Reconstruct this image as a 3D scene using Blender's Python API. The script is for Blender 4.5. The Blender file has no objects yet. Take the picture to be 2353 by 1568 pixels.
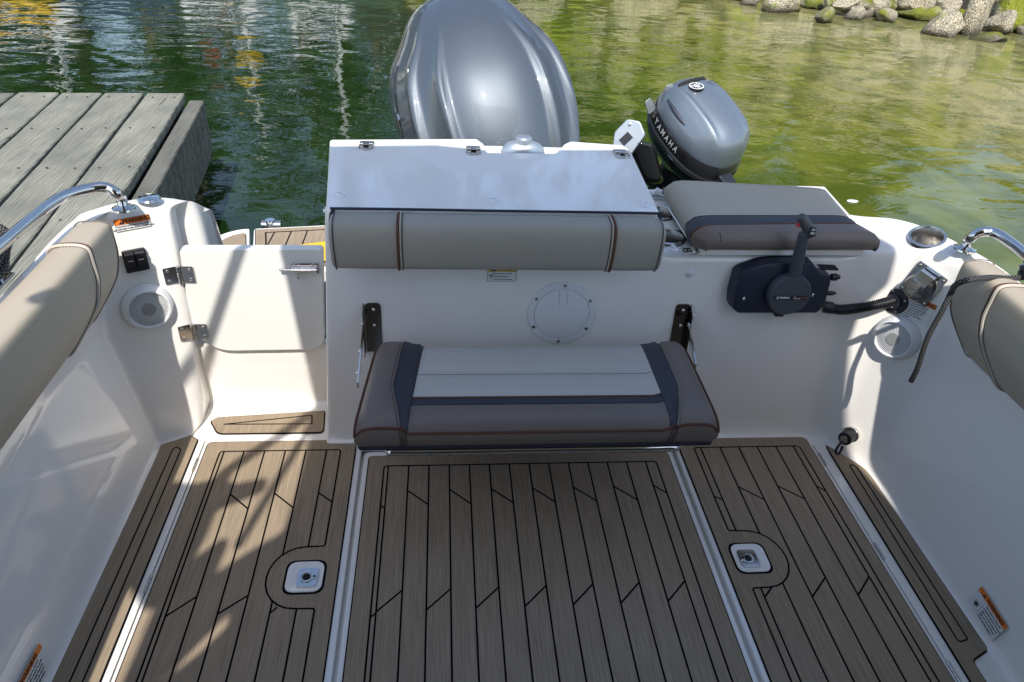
import bpy, bmesh, math, random
from mathutils import Vector as V, Matrix, noise
C = bpy.context.scene.collection
# ---------------------------------------------------------------- camera
CAM = V((0, 0, 1.6))
PITCH, YAW, ROLL = 0.59149, 0.11453, 0.06250
FPX = 2750 / 3840 * 2353
FW = V((math.sin(YAW)*math.cos(PITCH), math.cos(YAW)*math.cos(PITCH), -math.sin(PITCH)))
r0 = V((math.cos(YAW), -math.sin(YAW), 0)); u0 = r0.cross(FW)
RT = math.cos(ROLL)*r0 + math.sin(ROLL)*u0
UP = -math.sin(ROLL)*r0 + math.cos(ROLL)*u0
cd = bpy.data.cameras.new('camera'); cam = bpy.data.objects.new('camera', cd); C.objects.link(cam)
cd.sensor_width = 36; cd.lens = 2750/3840*36; cd.clip_end = 500; cd.clip_start = 0.05
m = Matrix((RT, UP, -FW)).transposed().to_4x4(); m.translation = CAM
cam.matrix_world = m
bpy.context.scene.camera = cam
# ---------------------------------------------------------------- light
SUN = V((0.04, 0.84, -1.0)).normalized()           # direction the light travels
W = bpy.data.worlds.new('World'); bpy.context.scene.world = W; W.use_nodes = True
nt = W.node_tree; bg = nt.nodes['Background']; sky = nt.nodes.new('ShaderNodeTexSky')
sky.sky_type = 'NISHITA'; sky.sun_disc = False
sky.sun_elevation = math.asin(-SUN.z); sky.sun_rotation = math.atan2(-SUN.x, -SUN.y)
sky.air_density = 1.0; sky.dust_density = 0.8; sky.ozone_density = 1.0
tint = nt.nodes.new('ShaderNodeMixRGB'); tint.blend_type = 'MULTIPLY'; tint.inputs[0].default_value = 1; tint.inputs[2].default_value = (1.04, 0.98, 0.93, 1)
nt.links.new(sky.outputs[0], tint.inputs[1]); nt.links.new(tint.outputs[0], bg.inputs[0]); bg.inputs[1].default_value = 0.15
ld = bpy.data.lights.new('sun', 'SUN'); sun = bpy.data.objects.new('sun', ld); C.objects.link(sun)
ld.energy = 2.85; ld.angle = math.radians(0.5); ld.color = (1, 0.955, 0.88)
sun.rotation_euler = SUN.to_track_quat('-Z', 'Y').to_euler(); sun.location = (0, -5, 12)
vs = bpy.context.scene.view_settings
vs.view_transform = 'Standard'; vs.look = 'None'; vs.gamma = 1; vs.use_curve_mapping = False; vs.exposure = 0.92
rnd = random.Random(7)
# ---------------------------------------------------------------- measuring helpers
class Pln:
    """a real plane of the boat; hit(u,v): the spot on it seen at (u,v) in the survey photo"""
    def __init__(s, p, n, right=None):
        s.p = V(p); s.n = V(n).normalized()
        s.r = (V(right) if right else V((1, 0, 0))).normalized(); s.u = s.n.cross(s.r).normalized()
        if s.u.z < -0.5: s.u = -s.u
    def hit(s, u, v, off=0.0):
        d = FW + RT*((u-1176.5)/FPX) - UP*((v-784.0)/FPX)
        p = s.p + s.n*off
        return CAM + d*((p-CAM).dot(s.n)/d.dot(s.n))
    def at(s, o, x, y, z=0.0): return o + s.r*x + s.u*y + s.n*z
def Z(u, v, z): return Pln((0, 0, z), (0, 0, 1)).hit(u, v)
def Yp(u, v, y): return Pln((0, y, 0), (0, -1, 0)).hit(u, v)
PW = Pln((0, 1.80, 0), (0, -1, 0.08))
PD = Pln((0, 1.94, 0), (0, -1, 0.0))
PL = Pln((-0.90, 1.79, 0), (0.463, -0.887, 0.12), (0.887, 0.463, 0))
PR = Pln((1.28, 1.76, 0), (-0.814, -0.581, 0.12), (0.581, -0.814, 0))
# ---------------------------------------------------------------- materials
def mat(name, col, rough=0.5, metal=0.0, coat=0.0, bump=None, var=None, spec=0.5, trans=0.0, ior=1.5, coatr=0.05):
    M = bpy.data.materials.new(name); M.use_nodes = True; n = M.node_tree.nodes; l = M.node_tree.links
    b = n['Principled BSDF']
    b.inputs['Base Color'].default_value = (*col, 1); b.inputs['Roughness'].default_value = rough
    b.inputs['Metallic'].default_value = metal; b.inputs['Coat Weight'].default_value = coat
    b.inputs['Coat Roughness'].default_value = coatr
    b.inputs['Specular IOR Level'].default_value = spec; b.inputs['Transmission Weight'].default_value = trans; b.inputs['IOR'].default_value = ior
    tc = n.new('ShaderNodeTexCoord')
    if var:      # (scale, second colour, stretch)
        t = n.new('ShaderNodeTexNoise'); t.inputs['Scale'].default_value = var[0]; t.inputs['Detail'].default_value = 6
        mp = n.new('ShaderNodeMapping'); mp.inputs['Scale'].default_value = var[2] if len(var) > 2 else (1, 1, 1)
        l.new(tc.outputs['Object'], mp.inputs[0]); l.new(mp.outputs[0], t.inputs['Vector'])
        r = n.new('ShaderNodeValToRGB'); r.color_ramp.elements[0].position = 0.35; r.color_ramp.elements[1].position = 0.68
        r.color_ramp.elements[0].color = (*col, 1); r.color_ramp.elements[1].color = (*var[1], 1)
        l.new(t.outputs[0], r.inputs[0]); l.new(r.outputs[0], b.inputs['Base Color'])
    if bump:     # (scale, strength, distance, stretch)
        t = n.new('ShaderNodeTexNoise'); t.inputs['Scale'].default_value = bump[0]; t.inputs['Detail'].default_value = 4
        mp = n.new('ShaderNodeMapping'); mp.inputs['Scale'].default_value = bump[3] if len(bump) > 3 else (1, 1, 1)
        l.new(tc.outputs['Object'], mp.inputs[0]); l.new(mp.outputs[0], t.inputs['Vector'])
        bp = n.new('ShaderNodeBump'); bp.inputs['Strength'].default_value = bump[1]; bp.inputs['Distance'].default_value = bump[2]
        l.new(t.outputs[0], bp.inputs['Height']); l.new(bp.outputs[0], b.inputs['Normal'])
    return M
gel = mat('gelcoat', (0.845, 0.815, 0.77), 0.06, spec=0.6, bump=(1.6, 0.012, 0.01), var=(3, (0.835, 0.805, 0.76)))
gelw = mat('door_polyethylene', (0.76, 0.76, 0.725), 0.33, var=(7, (0.745, 0.745, 0.705)), bump=(60, 0.05, 0.002))
plasw = mat('white_plastic', (0.74, 0.75, 0.76), 0.35)
vinyl = mat('light_vinyl', (0.43, 0.375, 0.295), 0.55, spec=0.25, bump=(420, 0.25, 0.0006), var=(5, (0.41, 0.355, 0.28)))
vinylg = mat('grey_vinyl', (0.50, 0.475, 0.435), 0.55, spec=0.25, bump=(420, 0.25, 0.0006), var=(5, (0.48, 0.455, 0.415)))
taupe = mat('taupe_vinyl', (0.178, 0.142, 0.122), 0.44, spec=0.4, bump=(420, 0.25, 0.0006), var=(5, (0.168, 0.134, 0.114)))
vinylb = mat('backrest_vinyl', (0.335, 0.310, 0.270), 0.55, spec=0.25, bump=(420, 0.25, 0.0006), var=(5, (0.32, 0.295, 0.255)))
navy = mat('slate_vinyl', (0.046, 0.046, 0.058), 0.5, spec=0.35, bump=(420, 0.25, 0.0006))
brown = mat('brown_piping', (0.105, 0.042, 0.024), 0.6, spec=0.3)
cream = mat('cream_piping', (0.52, 0.47, 0.40), 0.5)
thread = mat('dark_thread', (0.015, 0.015, 0.03), 0.7)
steel = mat('stainless', (0.60, 0.59, 0.57), 0.08, metal=1.0, bump=(30, 0.06, 0.002), var=(6, (0.62, 0.61, 0.60)))
steeld = mat('stainless_painted_reflection', (0.20, 0.185, 0.17), 0.10, metal=1.0)  # dark reflection of the cabin put into the base colour
steelb = mat('brushed_steel', (0.60, 0.58, 0.55), 0.26, metal=1.0, bump=(40, 0.15, 0.002, (1, 1, 0.05)))
black = mat('black_plastic', (0.016, 0.017, 0.022), 0.42, bump=(350, 0.1, 0.0008))
navyp = mat('navy_plastic', (0.012, 0.016, 0.032), 0.45, bump=(300, 0.12, 0.0008))
grayp = mat('grey_plastic', (0.060, 0.065, 0.073), 0.50, bump=(500, 0.2, 0.0006))
rubber = mat('black_rubber', (0.010, 0.010, 0.012), 0.38)
hole = mat('dark_hole', (0.012, 0.012, 0.014), 0.9)
seamm = mat('black_seam', (0.004, 0.004, 0.006), 0.9, spec=0.05)
greyd = mat('grey_badge', (0.33, 0.34, 0.33), 0.5, metal=0.3, bump=(200, 0.2, 0.001))
orange = mat('orange_print', (0.80, 0.19, 0.02), 0.4)
yellow = mat('yellow_print', (0.72, 0.48, 0.02), 0.4)
paper = mat('white_print', (0.72, 0.72, 0.70), 0.4)
ink = mat('black_ink', (0.01, 0.01, 0.012), 0.5)
white = mat('white_ink', (0.75, 0.75, 0.75), 0.5)
silver = mat('silver_ink', (0.42, 0.43, 0.44), 0.4)
red = mat('red_plastic', (0.5, 0.02, 0.03), 0.4)
yel = mat('yellow_paint', (0.80, 0.50, 0.02), 0.45)
gloss = mat('gloss_black', (0.010, 0.010, 0.011), 0.07, coat=0.6)
fr = mat('clear_smoke', (0.55, 0.55, 0.53), 0.06, trans=0.85, ior=1.4)
alu = mat('silver_bracket', (0.46, 0.50, 0.53), 0.36, metal=0.7, bump=(40, 0.2, 0.003))
def cowlmat(name, c1):
    M = mat(name, c1, 0.50, metal=0.66, coat=0.9, coatr=0.03); n = M.node_tree.nodes; l = M.node_tree.links; b = n['Principled BSDF']
    tc = n.new('ShaderNodeTexCoord'); t = n.new('ShaderNodeTexVoronoi'); t.inputs['Scale'].default_value = 420
    l.new(tc.outputs['Object'], t.inputs['Vector'])
    bp = n.new('ShaderNodeBump'); bp.inputs['Strength'].default_value = 0.16; bp.inputs['Distance'].default_value = 0.0012
    l.new(t.outputs['Color'], bp.inputs['Height']); l.new(bp.outputs[0], b.inputs['Normal'])
    return M
cowl = cowlmat('metallic_grey_blue', (0.105, 0.125, 0.148))
cowlk = cowlmat('metallic_silver_grey', (0.19, 0.225, 0.26))
cowld = cowlmat('metallic_dark', (0.055, 0.06, 0.075))
def teakmat(name, base, dark):
    M = bpy.data.materials.new(name); M.use_nodes = True; n = M.node_tree.nodes; l = M.node_tree.links; b = n['Principled BSDF']
    tc = n.new('ShaderNodeTexCoord')
    def nz(scale, st, det=2):
        mp = n.new('ShaderNodeMapping'); mp.inputs['Scale'].default_value = st; l.new(tc.outputs['Object'], mp.inputs[0])
        t = n.new('ShaderNodeTexNoise'); t.inputs['Scale'].default_value = scale; t.inputs['Detail'].default_value = det
        l.new(mp.outputs[0], t.inputs['Vector']); return t.outputs[0]
    fine = nz(1.0, (520, 9, 1), 2); mid = nz(1.0, (120, 3, 1), 3); big = nz(3.0, (1, 1, 1), 4)
    a = n.new('ShaderNodeMath'); a.operation = 'MULTIPLY_ADD'; a.inputs[1].default_value = 0.6; l.new(fine, a.inputs[0])
    a2 = n.new('ShaderNodeMath'); a2.operation = 'MULTIPLY'; a2.inputs[1].default_value = 0.25; l.new(mid, a2.inputs[0]); l.new(a2.outputs[0], a.inputs[2])
    a3 = n.new('ShaderNodeMath'); a3.operation = 'MULTIPLY_ADD'; a3.inputs[1].default_value = 0.2; l.new(big, a3.inputs[0]); l.new(a.outputs[0], a3.inputs[2])
    r = n.new('ShaderNodeValToRGB'); r.color_ramp.elements[0].position = 0.40; r.color_ramp.elements[1].position = 0.66
    r.color_ramp.elements[0].color = (*dark, 1); r.color_ramp.elements[1].color = (*base, 1)
    l.new(a3.outputs[0], r.inputs[0]); l.new(r.outputs[0], b.inputs['Base Color'])
    b.inputs['Roughness'].default_value = 0.8; b.inputs['Specular IOR Level'].default_value = 0.08
    bp = n.new('ShaderNodeBump'); bp.inputs['Strength'].default_value = 0.35; bp.inputs['Distance'].default_value = 0.0008
    l.new(a3.outputs[0], bp.inputs['Height']); l.new(bp.outputs[0], b.inputs['Normal'])
    return M
teak = teakmat('foam_teak', (0.375, 0.297, 0.213), (0.240, 0.186, 0.131))
# ---------------------------------------------------------------- mesh helpers
class MB:
    def __init__(s): s.v = []; s.f = []; s.m = []; s.mats = []
    def mi(s, m):
        if m not in s.mats: s.mats.append(m)
        return s.mats.index(m)
    def add(s, vs_, fs, m):
        k = len(s.v); s.v += [tuple(x) for x in vs_]; i = s.mi(m)
        for f in fs: s.f.append([k+j for j in f]); s.m.append(i)
        return s
    def prism(s, pts, off, m, cap0=True):
        n = len(pts); off = V(off); pts = [V(p) for p in pts]
        vs_ = pts + [p+off for p in pts]
        fs = [[i, (i+1) % n, n+(i+1) % n, n+i] for i in range(n)] + [list(range(n, 2*n))]
        if cap0: fs.append(list(range(n))[::-1])
        return s.add(vs_, fs, m)
    def box(s, c, sz, m, ax=None):
        ax = ax or (V((1, 0, 0)), V((0, 1, 0)), V((0, 0, 1))); c = V(c)
        p = [c + ax[0]*sx*sz[0]/2 + ax[1]*sy*sz[1]/2 - ax[2]*sz[2]/2 for sx, sy in ((-1, -1), (1, -1), (1, 1), (-1, 1))]
        return s.prism(p, ax[2]*sz[2], m)
    def loft(s, rings, m, closed=True, cap=True):
        n = len(rings[0]); vs_ = [p for r in rings for p in r]; fs = []
        for i in range(len(rings)-1):
            for j in range(n if closed else n-1):
                a = i*n+j; b = i*n+(j+1) % n; fs.append([a, b, b+n, a+n])
        if cap and closed:
            fs.append(list(range(n))[::-1]); fs.append([(len(rings)-1)*n+j for j in range(n)])
        return s.add(vs_, fs, m)
    def tube(s, path, r, m, n=10, closed=False):
        path = [V(p) for p in path]; rings = []; N = len(path); prev = None
        for i, p in enumerate(path):
            if closed: t = path[(i+1) % N]-path[i-1]
            else: t = path[min(i+1, N-1)]-path[max(i-1, 0)]
            t.normalize()
            if prev is None:
                a = t.orthogonal().normalized()
            else: a = (prev - t*prev.dot(t)).normalized()
            prev = a; b = t.cross(a); rr = r[i] if isinstance(r, (list, tuple)) else r
            rings.append([p + (a*math.cos(k*2*math.pi/n) + b*math.sin(k*2*math.pi/n))*rr for k in range(n)])
        if closed: rings.append(rings[0])
        return s.loft(rings, m, True, not closed)
    def lathe(s, prof, c, ax, m, n=32, cap=False):
        ax = V(ax).normalized(); a = ax.orthogonal().normalized(); b = ax.cross(a); c = V(c)
        rings = [[c + ax*h + (a*math.cos(k*2*math.pi/n)+b*math.sin(k*2*math.pi/n))*r for k in range(n)] for r, h in prof]
        return s.loft(rings, m, True, cap)
    def ribbon(s, pts, w, m, up=V((0, 0, 1)), closed=False, h=0.0007):
        pts = [V(p) for p in pts]; N = len(pts); L = []; R_ = []
        for i, p in enumerate(pts):
            a = pts[i-1] if (i > 0 or closed) else None; b = pts[(i+1) % N] if (i < N-1 or closed) else None
            d1 = (p-a).normalized() if a is not None else (b-p).normalized(); d2 = (b-p).normalized() if b is not None else d1
            n1 = up.cross(d1).normalized(); n2 = up.cross(d2).normalized(); n = (n1+n2)
            n = n.normalized() / max(0.5, n.normalized().dot(n1)); L.append(p+n*w/2); R_.append(p-n*w/2)
        rows = [[L[i], L[i]+up*h, R_[i]+up*h, R_[i]] for i in range(N)]
        if closed: rows.append(rows[0])
        return s.loft(rows, m, True, not closed)
    def build(s, name, parent=None, bevel=0, seg=2, sub=0, angle=40, smooth=True):
        me = bpy.data.meshes.new(name); me.from_pydata(s.v, [], s.f)
        for m in s.mats: me.materials.append(m)
        me.polygons.foreach_set('material_index', s.m); me.validate(); me.update()
        bm = bmesh.new(); bm.from_mesh(me); bmesh.ops.recalc_face_normals(bm, faces=bm.faces); bm.to_mesh(me); bm.free()
        if smooth:
            me.polygons.foreach_set('use_smooth', [True]*len(me.polygons))
            if not sub and not bevel: me.set_sharp_from_angle(angle=math.radians(angle))
        o = bpy.data.objects.new(name, me); C.objects.link(o)
        if parent: o.parent = parent
        if bevel:
            md = o.modifiers.new('b', 'BEVEL'); md.width = bevel; md.segments = seg; md.limit_method = 'ANGLE'; md.angle_limit = math.radians(35); md.harden_normals = True
        if sub:
            md = o.modifiers.new('s', 'SUBSURF'); md.levels = sub; md.render_levels = sub
        return o
def tag(o, label=None, cat=None, group=None, kind=None):
    if label: o['label'] = label
    if cat: o['category'] = cat
    if group: o['group'] = group
    if kind: o['kind'] = kind
    return o
def thing(name, label, cat, group=None, loc=(0, 0, 0)):
    o = bpy.data.objects.new(name, None); C.objects.link(o); o.location = loc; o.empty_display_size = 0.1
    return tag(o, label, cat, group)
def settle(root):
    """put an Empty at the base of its parts without moving them"""
    bpy.context.view_layer.update()
    pts = []
    def rec(o):
        if o.type == 'MESH': pts.extend([o.matrix_world @ V(c) for c in o.bound_box])
        for c in o.children: rec(c)
    rec(root)
    lo = V((min(p.x for p in pts)+max(p.x for p in pts), min(p.y for p in pts)+max(p.y for p in pts), 0))/2
    lo.z = min(p.z for p in pts); d = lo-root.location
    root.location = lo
    for c in root.children: c.location = c.location - d
def cr(pts, n=6, closed=False):
    pts = [V(p) for p in pts]; N = len(pts); out = []
    for i in range(N if closed else N-1):
        g = lambda k: pts[k % N] if closed else pts[max(0, min(N-1, k))]
        p0, p1, p2, p3 = g(i-1), g(i), g(i+1), g(i+2)
        for k in range(n):
            t = k/n
            out.append(0.5*((2*p1)+(p2-p0)*t+(2*p0-5*p1+4*p2-p3)*t*t+(3*p1-p0-3*p2+p3)*t**3))
    if not closed: out.append(pts[-1])
    return out
def rpoly(pts, r, n=5):
    """round the corners of a polygon (list of V); r number or list"""
    pts = [V(p) for p in pts]; N = len(pts); out = []
    for i, p in enumerate(pts):
        rr = r[i] if isinstance(r, (list, tuple)) else r
        if rr <= 0: out.append(p); continue
        a = (pts[i-1]-p); b = (pts[(i+1) % N]-p); ra = min(rr, a.length*0.48); rb = min(rr, b.length*0.48)
        A = p+a.normalized()*ra; B = p+b.normalized()*rb
        for k in range(n+1):
            t = k/n; out.append(A*(1-t)**2+p*2*t*(1-t)+B*t*t)
    return out
def text(s_, o, ex, ey, size, m, parent, name='lettering', align='CENTER', bold=0.0, sx=1.0):
    cu = bpy.data.curves.new('t', 'FONT'); cu.body = s_; cu.size = size; cu.align_x = align; cu.align_y = 'CENTER'; cu.offset = bold; cu.extrude = 0.0003
    to = bpy.data.objects.new('t', cu); C.objects.link(to); bpy.context.view_layer.update()
    me = bpy.data.meshes.new_from_object(to.evaluated_get(bpy.context.evaluated_depsgraph_get()))
    bpy.data.objects.remove(to); bpy.data.curves.remove(cu)
    ob = bpy.data.objects.new(name, me); C.objects.link(ob); me.materials.clear(); me.materials.append(m)
    ex = V(ex).normalized(); ey = V(ey).normalized(); n = ex.cross(ey)
    M = Matrix((ex*sx, ey, n)).transposed().to_4x4(); M.translation = V(o)
    for v in me.vertices: v.co = M @ v.co
    ob.parent = parent
    return ob
def logo_mb(mb, c, ex, ey, r, m, n=None):
    """tuning-fork ring emblem: ring and three crossed forks"""
    nn = n or V(ex).cross(V(ey)).normalized()
    ring = [c+ex*math.cos(a)*r+ey*math.sin(a)*r for a in [k*2*math.pi/28 for k in range(28)]]
    mb.ribbon(ring, r*0.16, m, up=nn, closed=True, h=0.0005)
    for k in range(3):
        a = math.pi/2+k*2*math.pi/3; d = ex*math.cos(a)+ey*math.sin(a); q = nn.cross(d)
        mb.ribbon([c-d*r*0.55, c+d*r*0.15], r*0.13, m, up=nn, h=0.0005)
        mb.ribbon([c+d*r*0.85-q*r*0.17, c+d*r*0.2-q*r*0.17, c+d*r*0.2+q*r*0.17, c+d*r*0.85+q*r*0.17], r*0.11, m, up=nn, h=0.0005)
# ================================================================= THE BOAT
boat = thing('motor_boat', 'white fibreglass motor boat cockpit with brown foam teak deck, moored beside the wooden dock', 'boat')
# ---- cockpit sole under the hatches
mb = MB(); mb.box((0.24, 1.0, -0.035), (2.30, 2.2, 0.03), gel); mb.build('cockpit_sole', boat)
# side decks beside the hatches (white margins)
mb = MB()
mb.prism([V(p) for p in ((-0.93, -0.3, -0.02), (-0.7465, -0.3, -0.02), (-0.7465, 1.815, -0.02), (-0.70, 1.815, -0.02), (-0.36, 1.815, -0.02), (-0.36, 2.03, -0.02), (-0.80, 2.03, -0.02), (-0.93, 1.90, -0.02))], (0, 0, 0.0195), gel)
mb.prism([V(p) for p in ((1.2335, -0.3, -0.02), (1.42, -0.3, -0.02), (1.42, 1.66, -0.02), (1.33, 1.85, -0.02), (-0.36, 1.85, -0.02), (-0.36, 1.8155, -0.02), (1.2335, 1.8, -0.02))], (0, 0, 0.0195), gel)
mb.build('side_deck', boat, bevel=0.002)
def pad(mb, poly, z, bw=0.0035, seamw=0.004):
    """foam teak pad with black bevelled edge"""
    c = sum((V(p) for p in poly), V())/len(poly)
    mb.prism([V((p[0], p[1], z)) for p in poly], (0, 0, 0.003), seamm)
    ins = []
    N = len(poly)
    for i, p in enumerate(poly):
        p = V((p[0], p[1], 0)); a = V((*poly[i-1][:2], 0)); b = V((*poly[(i+1) % N][:2], 0))
        n1 = V((0, 0, 1)).cross((p-a).normalized()); n2 = V((0, 0, 1)).cross((b-p).normalized()); n = (n1+n2).normalized(); n = n/max(0.4, n.dot(n1))
        area = sum(poly[k-1][0]*poly[k][1]-poly[k][0]*poly[k-1][1] for k in range(N))
        q = p+(n if area > 0 else -n)*bw; ins.append(V((q.x, q.y, z+0.0031)))
    mb.prism(ins, (0, 0, 0.0018), teak)
zt = 0.0051
def seams(mb, lines, w=0.0046, z=zt):
    for k, ln in enumerate(lines): mb.ribbon([V((x, y, z)) for x, y in ln], w, seamm, h=0.00045+0.00002*(k % 7))
Y0 = -0.25
# centre hatch
def hatch(x0, x1, y1, name='floor_hatch'):
    mb = MB(); mb.prism(rpoly([V((x0, Y0, -0.02)), V((x1, Y0, -0.02)), V((x1, y1, -0.02)), V((x0, y1, -0.02))], [0, 0, 0.02, 0.02]), (0, 0, 0.020), gel)
    return mb.build(name, boat, bevel=0.003, seg=2)
hc = hatch(-0.2425, 0.7415, 1.745)
mb = MB(); pad(mb, rpoly([V((-0.229, Y0, 0)), V((0.727, Y0, 0)), V((0.727, 1.722, 0)), V((-0.229, 1.722, 0))], [0, 0, 0.015, 0.015]), 0.0)
sx = [-0.1650+0.06215*i for i in range(14)]
L_ = [rpoly([V((-0.178, Y0, 0)), V((-0.178, 1.674, 0)), V((0.677, 1.674, 0)), V((0.677, Y0, 0))], [0, 0.012, 0.012, 0])]
L_ = [[(p.x, p.y) for p in L_[0]]]
for x in sx: L_.append([(x, Y0), (x, 1.673)])
rows = [(1.569, 1.510, 1), (1.155, 1.217, 0), (0.70, 0.64, 1), (0.30, 0.36, 0)]
for ya, yb, odd in rows:
    for k in range(odd, 13, 2): L_.append([(sx[k], ya), (sx[k+1], yb)])
L_.append([(-0.178, 1.512), (-0.165, 1.500)]); L_.append([(-0.178, 1.140), (-0.165, 1.152)]); L_.append([(sx[13], 1.569), (0.677, 1.535)])
seams(mb, L_); mb.build('teak_pad', hc)
# side hatches
def side_hatch(sgn, x0, x1, px0, px1, fr_in, fr_out, sm, thin, dcx, dxe):
    """sgn=-1 port panel (latch near its right edge), +1 starboard"""
    h = hatch(x0, x1, 1.815 if sgn < 0 else 1.797)
    ytop = 1.799 if sgn < 0 else 1.783; yf = 1.751 if sgn < 0 else 1.735
    poly = rpoly([V((px0, Y0, 0)), V((px1, Y0, 0)), V((px1, ytop, 0)), V((px0, ytop, 0))], [0, 0, 0.02, 0.02])
    mb = MB(); pad(mb, poly, 0.0)
    yc = 1.270 if sgn < 0 else 1.285
    arc = []
    for k in range(13):
        a = math.pi/2-(k/12)*math.pi
        arc.append((dxe - sgn*0.0 + sgn*(0.0+0.085*math.cos(a))*1.0, yc+0.097*math.sin(a)))
    # D-shaped frame round the latch well
    fr_line = [(fr_out, Y0)] + [(p.x, p.y) for p in rpoly([V((fr_out, yf-0.06, 0)), V((fr_out, yf, 0)), V((fr_in, yf, 0)), V((fr_in, yf-0.06, 0))], [0, 0.012, 0.012, 0])] + \
        [(fr_in, yc+0.104), (fr_in+sgn*0.003, yc+0.0985)] + [(x, y) for x, y in arc] + [(fr_in+sgn*0.003, yc-0.0985), (fr_in, yc-0.104), (fr_in, Y0)]
    L_ = [fr_line]
    def dx(y):  # x of the D outline at height y, or None
        t = (y-yc)/0.097
        return None if abs(t) > 1 else dxe+sgn*0.085*math.sqrt(1-t*t)
    for x in sm:
        segs = [(Y0, yf)]
        d = (x-dxe)*sgn
        if d < 0.085:
            hh = 0.097*math.sqrt(1-(max(d, 0)/0.085)**2) + 0.001
            segs = [(Y0, yc-hh), (yc+hh, yf)]
        for a, b in segs: L_.append([(x, a), (x, b)])
    L_.append([(thin, Y0), (thin, yf)] if sgn < 0 else [(thin, Y0), (thin, yc-0.098)])
    if sgn > 0: L_.append([(thin, yc+0.098), (thin, yf)])
    if sgn < 0:
        for a, b in ((0, 1), (2, 3)): L_.append([(sm[a], 1.569), (sm[b], 1.510)])
        L_.append([(sm[4], 1.567), (fr_in, 1.529)]); L_.append([(thin, 1.163), (sm[0], 1.219)]); L_.append([(sm[1], 1.165), (sm[2], 1.217)]); L_.append([(sm[3], 1.162), (sm[3]+0.015, 1.179)])
        for a, b in ((0, 1), (2, 3)): L_.append([(sm[a], 0.70), (sm[b], 0.64)])
    else:
        L_.append([(fr_in, 1.519), (thin, 1.502)])
        for a, b in ((0, 1), (2, 3)): L_.append([(sm[a], 1.556), (sm[b], 1.499)])
        L_.append([(sm[4], 1.553), (fr_out, 1.529)]); L_.append([(sm[1], 1.153), (sm[2], 1.213)]); L_.append([(sm[3], 1.153), (sm[4], 1.211)]); L_.append([(thin, 1.157), (thin+0.03, 1.186)])
        for a, b in ((0, 1), (2, 3)): L_.append([(sm[a], 0.70), (sm[b], 0.64)])
    seams(mb, L_)
    mb.build('teak_pad', h)
    # latch well + flush latch
    wc = V((-0.355, 1.268, zt)) if sgn < 0 else V((0.848, 1.285, zt))
    def sq(c, a, b, r, z, tp=0.0):
        q = [V((c.x-a, c.y-b, z)), V((c.x+a, c.y-b, z)), V((c.x+a-tp, c.y+b, z)), V((c.x-a+tp, c.y+b, z))]
        return rpoly(q, r, 6)
    mw = MB()
    mw.prism(sq(wc, 0.0525, 0.0535, 0.028, zt), (0, 0, 0.0009), seamm)
    def ring(a, b, r, z): return sq(wc, a, b, r, z)
    mw.loft([ring(0.047, 0.048, 0.026, zt+0.0005), ring(0.046, 0.047, 0.026, zt+0.0030), ring(0.042, 0.043, 0.024, zt+0.0032), ring(0.036, 0.037, 0.02, zt+0.0014), ring(0.001, 0.001, 0.0003, zt+0.0012)], gel, True, False)
    mw.build('latch_surround', h)
    lc = wc+V((0.008*(-sgn) if sgn < 0 else -0.008, -0.004, 0))
    ml = MB(); ml.prism(sq(lc, 0.0265, 0.0295, 0.012, zt+0.0015), (0, 0, 0.0035), steel)
    z2 = zt+0.005
    ml.lathe([(0.0165, 0), (0.0175, 0.0016), (0.0135, 0.0018), (0.0125, -0.0015), (0.0115, 0.0006), (0.0008, -0.0006)], V((lc.x-0.003, lc.y, z2+0.0003)), (0, 0, 1), steel, 28)
    ml.lathe([(0.0105, 0.0012), (0.0105, 0.0016), (0.001, 0.0016)], V((lc.x-0.003, lc.y, z2)), (0, 0, 1), hole, 24)
    q = -sgn if sgn < 0 else -1
    ml.box((lc.x+q*0.017, lc.y, z2+0.001), (0.012, 0.014, 0.0028), steel); ml.box((lc.x+q*0.017, lc.y, z2+0.0027), (0.006, 0.006, 0.0006), hole)
    ml.build('pull_latch', h, bevel=0.0006)
    # hinges on the outboard edge
    hx = x0-0.0005 if sgn < 0 else x1+0.0005
    for yy in ((1.697, 1.264, 0.83) if sgn < 0 else (1.672, 1.297, 0.93, 0.5)):
        mh = MB()
        for j in range(4): mh.tube([V((hx, yy-0.028+j*0.0145, 0.002)), V((hx, yy-0.028+j*0.0145+0.013, 0.002))], 0.0042, steelb, 10)
        mh.build('hinge', h, angle=50)
    return h
side_hatch(-1, -0.7435, -0.2535, -0.733, -0.270, -0.317, -0.684, [-0.612, -0.5495, -0.487, -0.424, -0.361], -0.672, -0.38, -0.368)
side_hatch(1, 0.7565, 1.2305, 0.769, 1.219, 0.8185, 1.178, [0.907, 0.970, 1.033, 1.097, 1.157], 0.841, 0.85, 0.866)
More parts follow.
